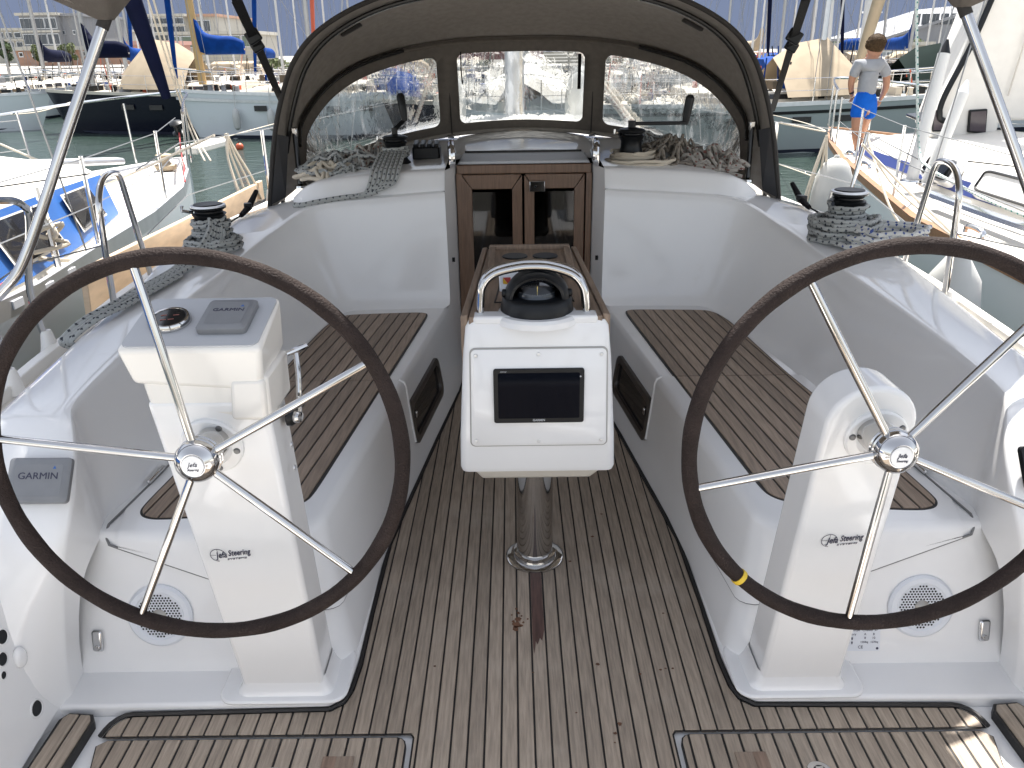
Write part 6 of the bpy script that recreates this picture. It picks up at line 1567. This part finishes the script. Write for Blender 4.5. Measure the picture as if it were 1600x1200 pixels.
# front row, left to right
b = boat('white yacht at the far left edge with navy boom cover and paired bare masts', W_(92, 32), rad(182), L=11, mastx=.52, boom=(NAVY, 3.4), stripe=None, lean=-.03)
b = boat('navy-hulled yacht whose navy boom cover and tan awning show left of the furled navy foresail', W_(84, 30.5), rad(-3), L=11, fb=1.25, hull=HULLN, mastx=.165, mast=MASTM, boom=(NAVY, 1.5), awn=(TANC, .30, .52, 1.75))
b = boat('pale hull with yellow wooden mast and bright blue boom cover, a fender on its side', W_(283, 28), rad(2), L=9.4, fb=1.28, mastx=.10, mast=MASTY, mr_=.13, boom=(BLUEC, 1.5), fore=BLUEC, stripe=ALU, lean=-.018)
fend_on(*b, (.235, .36, .52))
b = boat('grey-hulled yacht with tan boom cover left of the boy', W_(1490, 22.5), rad(180), L=11, B=3.4, fb=1.15, hull=HULLG, mastx=.345, mast=ALU, boom=None, awn=(TANC, .27, .46, 1.5), hood=None, stripe=BLK, clutter=80)
b2 = boat('white yacht with thick white mast half hidden behind the boy', W_(1250, 27), rad(4), L=9, mastx=.19, mast=MASTW, mr_=.13, boom=None, hood=None, fb=1.2)
b = boat('white yacht with dark green cover at the right behind the two tubes', W_(1560, 25), rad(176), L=9.5, mastx=.55, mast=MASTW, mr_=.07, lean=.05, awn=(GRNC, .16, .34, 1.25), hood=BLUEC, fb=1.2)
# boats seen through the sprayhood windows
b = boat('white yacht lying end-on beyond our mast, seen through the centre window', W_(818, 15.5), rad(88), L=9, B=3.1, fb=1.25, mastx=.35, mast=MASTM, awn=(DECKW, .10, .75, .95), ports=False)
for s in (-1, 1):
    F = thing('fender', 'pale round fender ' + ('left' if s < 0 else 'right') + ' of the mast, seen through the centre window', 'fender', (s*.62-.02, 8.6, .85), 'fenders on our foredeck')
    M().ball((s*.64-.02, 8.6, 1.12), (.14, .14, .30), 20, 14).build('fender_body', FEND, F)
b = boat('dark-hulled yacht with maroon boom cover seen through the left window', W_(600, 24), rad(6), L=9, hull=HULLN, mastx=.22, boom=(MAROON, 2.6), awn=(BLUEC, .02, .12, .8), fb=1.1)
b = boat('pale yacht with blue boom cover seen through the right window', W_(925, 26), rad(4), L=9, hull=HULLG, mastx=.2, boom=(BLUEC, 1.5), hood=BLK, fb=1.2)
# second row: a thicket of masts
second = [(-60, 38, MASTM, .05), (28, 41, MASTM, .09), (62, 46, MASTW, .05), (118, 42, MASTW, .05), (158, 40, MASTM, .10), (176, 44, MASTM, .07), (222, 47, MASTW, .05), (300, 43, MASTW, .07), (352, 45, MASTW, .05), (392, 48, MASTM, .05), (408, 41, MASTW, .06), (476, 39, MASTM, .11), (500, 44, MASTW, .05), (530, 47, MASTM, .06), (640, 40, MASTM, .10), (745, 44, MASTW, .06), (1005, 41, MASTM, .10), (1040, 47, MASTW, .05), (1150, 40, MASTM, .05), (1190, 43, MASTW, .06), (1212, 48, MASTW, .05), (1238, 41, MASTM, .07), (1304, 46, MASTW, .06), (1345, 42, MASTW, .05), (1405, 43, MASTW, .06), (1418, 47, MASTM, .05), (1455, 40, MASTM, .08), (1475, 45, MASTW, .05), (1540, 42, MASTM, .06), (90, 49, MASTM, .05), (250, 50, MASTM, .05), (330, 50, MASTM, .04), (462, 50, MASTW, .05), (1222, 50, MASTM, .05), (1262, 49, MASTW, .05), (1292, 50, MASTM, .05), (1372, 50, MASTW, .05), (1490, 49, MASTW, .04)]
fores = {6: BLUEC, 10: BLUEC, 12: REDB, 19: NAVY, 22: NAVY, 24: None}
booms = {1: NAVY, 4: BLUEC, 9: BLUEC, 14: MAROON, 16: BLUEC, 17: TANC, 24: BLUEC, 26: BLUEC, 20: TANC}
for i, (px_, Yd, mm_, r_) in enumerate(second):
    a = rad(random.choice((86, 92, 95)))
    bow = W_(px_, Yd-4)
    lb2 = {REDB: 'with a furled orange-red sail', BLUEC: 'with a furled blue sail', NAVY: 'with a furled navy sail'}.get(fores.get(i)) or ({NAVY: 'with navy boom cover', BLUEC: 'with bright blue boom cover', MAROON: 'with maroon boom cover', TANC: 'with tan boom cover'}[booms[i]] if i in booms else ('with a plain white mast' if mm_ is MASTW else 'with a plain alloy mast'))
    pl2 = 'left of the sprayhood' if px_ < 450 else ('right of the sprayhood' if px_ > 1180 else 'beyond the sprayhood')
    boat('distant second-row yacht '+lb2+', '+pl2, bow, a, L=9, B=2.9, mastx=.42, mast=mm_, mr_=r_, masth=random.uniform(11, 15), lean=random.uniform(-.01, .01), boom=(booms[i], 3.2) if i in booms else None, fore=fores.get(i), hood=random.choice((None, BLUEC, TANC, None)), clutter=40, group='second row of yachts', ports=False, rails=(i % 2 == 0), fb=1.15)

seen = {}
for o in sorted((o for o in COL.objects if o.get('group') == 'second row of yachts'), key=lambda o: o.location.x/(o.location.y)):
    seen.setdefault(o['label'], []).append(o)
for lb, os_ in seen.items():
    if len(os_) > 1:
        for o, w_ in zip(os_, ('first', 'second', 'third', 'fourth', 'fifth', 'sixth', 'seventh')): o['label'] = lb.replace('a plain', 'plain') + ', ' + w_ + ' from left'
# ================================================================== SHORE
def bldg(label, x0, x1, yt, yb, Y, depth, m, rows, cols, wm=WIN, roof=None, cat='building', name='building', band=None, slab=True, group=None, wfrac=(.62, .5)):
    a, b_, c_ = site(x0, yb, Y), site(x1, yb, Y), site(x0, yt, Y)
    zb, zt = 1.0, site((x0+x1)/2, yt, Y).z
    T = thing(name, label, cat, ((a.x+b_.x)/2, Y+depth/2, zb), group)
    wl_ = M().box(((a.x+b_.x)/2, Y+depth/2, (zb+zt)/2), (b_.x-a.x, depth, zt-zb)).build('wall', m, T, smooth=False)
    if slab: M().box(((a.x+b_.x)/2, Y+depth/2-.1, zt+.14), (b_.x-a.x+.5, depth+.6, .28)).build('roof', roof or WALLW, T, smooth=False)
    z0 = site(x0, yb, Y).z; W0 = b_.x-a.x; Hh = zt-z0
    for r in range(rows):
        zc1 = z0+Hh*(r+.5)/rows
        for c in range(cols):
            xc = a.x+W0*(c+.5)/cols; ww, wh = W0/cols*wfrac[0], Hh/rows*wfrac[1]
            f = M().box((xc, Y-.02, zc1), (ww+.14, .10, wh+.14)).build('window', ALU, T, smooth=False)
            M().box((xc, Y-.09, zc1), (ww, .06, wh)).build('pane', wm, f, smooth=False)
        if band: M().box(((a.x+b_.x)/2, Y-.15, z0+Hh*r/rows), (W0+.3, .5, .22)).build('balcony', band, T, smooth=False)
    return T
GLZ = mat('window_grey', (.06, .07, .085), .15)
GLG = mat('window_green', (.12, .16, .12), .2)
bldg('grey modern office block with slanting white frame at the far left', 40, 97, 24, 74, 100, 12, WALLG, 2, 3, GLZ, roof=WALLW, wfrac=(.86, .62), band=WALLW)
bldg('blank grey block joined to the office at the far left', 97.5, 130, 25, 76, 101, 12, WALLG, 1, 2, GLZ, roof=WALLG, wfrac=(.2, .1))
bldg('low cream house with small windows at the left edge', -40, 40, 48, 78, 110, 10, WALLW, 2, 6, GLZ, band=WALLW)
bldg('cream apartment house with stacked windows between the masts at left', 148, 205, 50, 80, 115, 10, WALLW, 3, 4, GLZ, band=WALLW)
bldg('terracotta quay wall building below the grey office', 25, 205, 78, 92, 74, 6, BRICK, 1, 9, CABIN, roof=WALLW, wfrac=(.2, .4))
bldg('glazed office with long window bands left of the blue sail', 224, 292, 26, 66, 100, 14, WALLW, 3, 8, GLZ, roof=WALLW, wfrac=(.86, .62), band=WALLW)
bldg('taller pale block with a big dark bay window and red roof edge', 292, 342, 26, 58, 101, 14, WALLW, 1, 1, GLZ, roof=BRICK, wfrac=(.55, .6))
bldg('stepped rear block of the pale building with roof terrace', 330, 352, 36, 60, 104, 10, WALLW, 2, 2, GLZ, band=WALLW)
bldg('plain pink wall building behind the tan awning', 214, 266, 70, 112, 66, 5, WALLP, 1, 3, CABIN, roof=WALLP, wfrac=(.12, .12))
bldg('pale pavilion with green glazing above the slatted fence', 266, 398, 54, 77, 80, 8, WALLW, 1, 7, GLG, roof=WALLW, wfrac=(.82, .74))
bldg('plain pink wall building seen through the right window', 968, 1012, 84, 122, 66, 5, WALLP, 1, 2, CABIN, roof=WALLP, wfrac=(.12, .1))
bldg('small pink hut just right of the sprayhood', 1180, 1202, 88, 118, 64, 4, WALLP, 1, 1, CABIN, roof=WALLP, wfrac=(.2, .2))
bldg('long white hall with grey glass doors behind the boy', 1288, 1446, 72, 112, 72, 9, WALLW, 1, 12, mat('window_pale', (.30, .35, .36), .2), roof=WALLW, wfrac=(.80, .50))
# grey hangar with sloping roof
a, b_ = site(1385, 92, 96), site(1530, 92, 96); zt0, zt1 = site(1385, 62, 96).z, site(1530, 8, 96).z
HG = thing('hangar', 'large grey hangar with a sloping roofline at the upper right', 'hangar', ((a.x+b_.x)/2, 104, 1))
M().hexa([(a.x, 96, 1), (b_.x, 96, 1), (b_.x, 114, 1), (a.x, 114, 1)], [(a.x, 96, zt0), (b_.x, 96, zt1), (b_.x, 114, zt1), (a.x, 114, zt0)]).build('wall', WALLG, HG, smooth=False)
M().hexa([(a.x-.5, 95.6, zt0), (b_.x+.5, 95.6, zt1), (b_.x+.5, 114, zt1), (a.x-.5, 114, zt0)], [(a.x-.5, 95.6, zt0+.3), (b_.x+.5, 95.6, zt1+.3), (b_.x+.5, 114, zt1+.3), (a.x-.5, 114, zt0+.3)]).build('roof', WALLG, HG, smooth=False)
for k in range(6):
    x = lerp(a.x, b_.x, .25+.1*k); M().box((x, 95.95, 4.2), (.8, .12, 1.1)).build('window', GLZ, HG, smooth=False)
def fence(label, x0, x1, yt, yb, Y, n):
    a, b_ = site(x0, yt, Y), site(x1, yt, Y); zt, zb = a.z, site(x0, yb, Y).z
    F = thing('slatted_fence', label, 'fence', ((a.x+b_.x)/2, Y, zb), 'slatted fences on the quay'); zt = (a.z+b_.z)/2
    for i in range(n):
        z = lerp(zb, zt, i/(n-1)); M().box(((a.x+b_.x)/2, Y, z), (b_.x-a.x, .05, (zt-zb)/n*.62)).build('slat', SLATM, F, smooth=False)
    k = max(2, int((b_.x-a.x)/2.5))
    for i in range(k+1): M().box((lerp(a.x, b_.x, i/k), Y+.08, (zb+zt)/2-.3), (.14, .08, zt-zb+.9)).build('post', SLATM, F, smooth=False)
fence('cream slatted fence below the green-glazed pavilion', 266, 420, 79, 103, 60, 6)
fence('cream slatted fence seen through the centre window', 838, 940, 82, 108, 60, 6)
fence('cream slatted fence between pink hut and grey boat cover', 1203, 1312, 86, 112, 60, 6)
fence('cream slatted fence right of the boy below the hangar', 1424, 1530, 86, 110, 60, 6)
# a tree: trunk, limbs and a crown of leaf-clump faces
def tree(label, px_, yt, yb, Y, wpx, m=FOLI, group='trees and shrubs on the quay', name='tree', seed=1):
    random.seed(seed); b = site(px_, yb, Y); t = site(px_, yt, Y); z0 = min(b.z, 1.0); H_ = t.z-z0; R_ = wpx*Y/1250/2
    T = thing(name, label, 'tree' if name == 'tree' else 'shrub', (b.x, Y, z0), group)
    tk = M().tube([(b.x, Y, z0), (b.x+.05, Y, z0+H_*.3), (b.x-.05, Y, z0+H_*.6)], [.16, .12, .06], 8)
    for k in range(4):
        a = k*1.7; tk.tube([(b.x, Y, z0+H_*.35), (b.x+R_*.5*cos(a), Y+R_*.5*sin(a), z0+H_*.65)], [.07, .03], 6)
    tk.build('trunk', BARK, T)
    cr = M()
    cl = [(Vector((random.gauss(0, .42)*R_, random.gauss(0, .42)*R_, H_*random.uniform(.30, .86))), R_*random.uniform(.25, .45)) for _ in range(14)]
    for c, r in cl:
        for i in range(70):
            d = Vector((random.gauss(0, 1), random.gauss(0, 1), random.gauss(0, 1))).normalized()*r*random.uniform(.5, 1.05)
            p = Vector((b.x, Y, z0))+c+d
            if p.z > z0+H_: p.z = z0+H_*random.uniform(.85, 1)
            u = Vector((random.gauss(0, 1), random.gauss(0, 1), random.gauss(0, 1))).normalized(); v = u.orthogonal().normalized(); s = random.uniform(.12, .24)*max(.7, R_/2)
            cr.add([p-u*s, p+v*s*.6, p+u*s, p-v*s*.6], [(0, 1, 2, 3)])
    cr.build('crown', m, T, smooth=False, recalc=False)
    return T
k = 0
for label, px_, yt, yb, Y_, w_ in (('olive green shrub right of the slatted fence, left of the sprayhood', 436, 92, 122, 58, 44), ('round green tree seen at the top of the left window', 672, 84, 122, 57, 40), ('green tree seen at the left of the centre window', 740, 82, 115, 57, 46), ('green tree left of the pink wall in the right window', 958, 80, 125, 56, 24), ('bushy tree in planters before the grey office', 108, 63, 80, 71.8, 22), ('small tree at the left edge below the cream house', 8, 60, 82, 70, 30), ('dark tree at the left beneath the boom cover', 60, 68, 84, 71, 18), ('green bush left of the white hall roof', 1262, 70, 92, 66, 60), ('wide dark green bush on the skyline left of the boy', 1330, 66, 90, 86, 70), ('green bush on the skyline right of the boy', 1405, 62, 90, 86, 70), ('olive bush before the hangar at the right', 1452, 74, 98, 62, 52), ('dark shrub behind the dark green cover', 1480, 96, 122, 54, 40), ('low shrub beneath the pale block', 430, 98, 124, 56, 60)):
    k += 1; tree(label, px_, yt, yb, Y_, w_, FOLI if k % 3 else FOLI2, seed=k*7)
for label, px_, yt in (('double-headed lamp post left of the boy', 1362, 20), ('lamp post near the tall pale block', 205, 10), ):
    p = site(px_, yt, 62); T = thing('lamp_post', label, 'lamp post', (p.x, 62, 1), 'quay lamp posts')
    M().tube([(p.x, 62, 1), (p.x, 62, p.z)], [.07, .05], 8).build('post', ALU, T)
    for s in (-1, 1): M().box((p.x+s*.45, 62, p.z+.02), (.55, .2, .10)).build('lamp_head', ALU, T, bevel=.02)
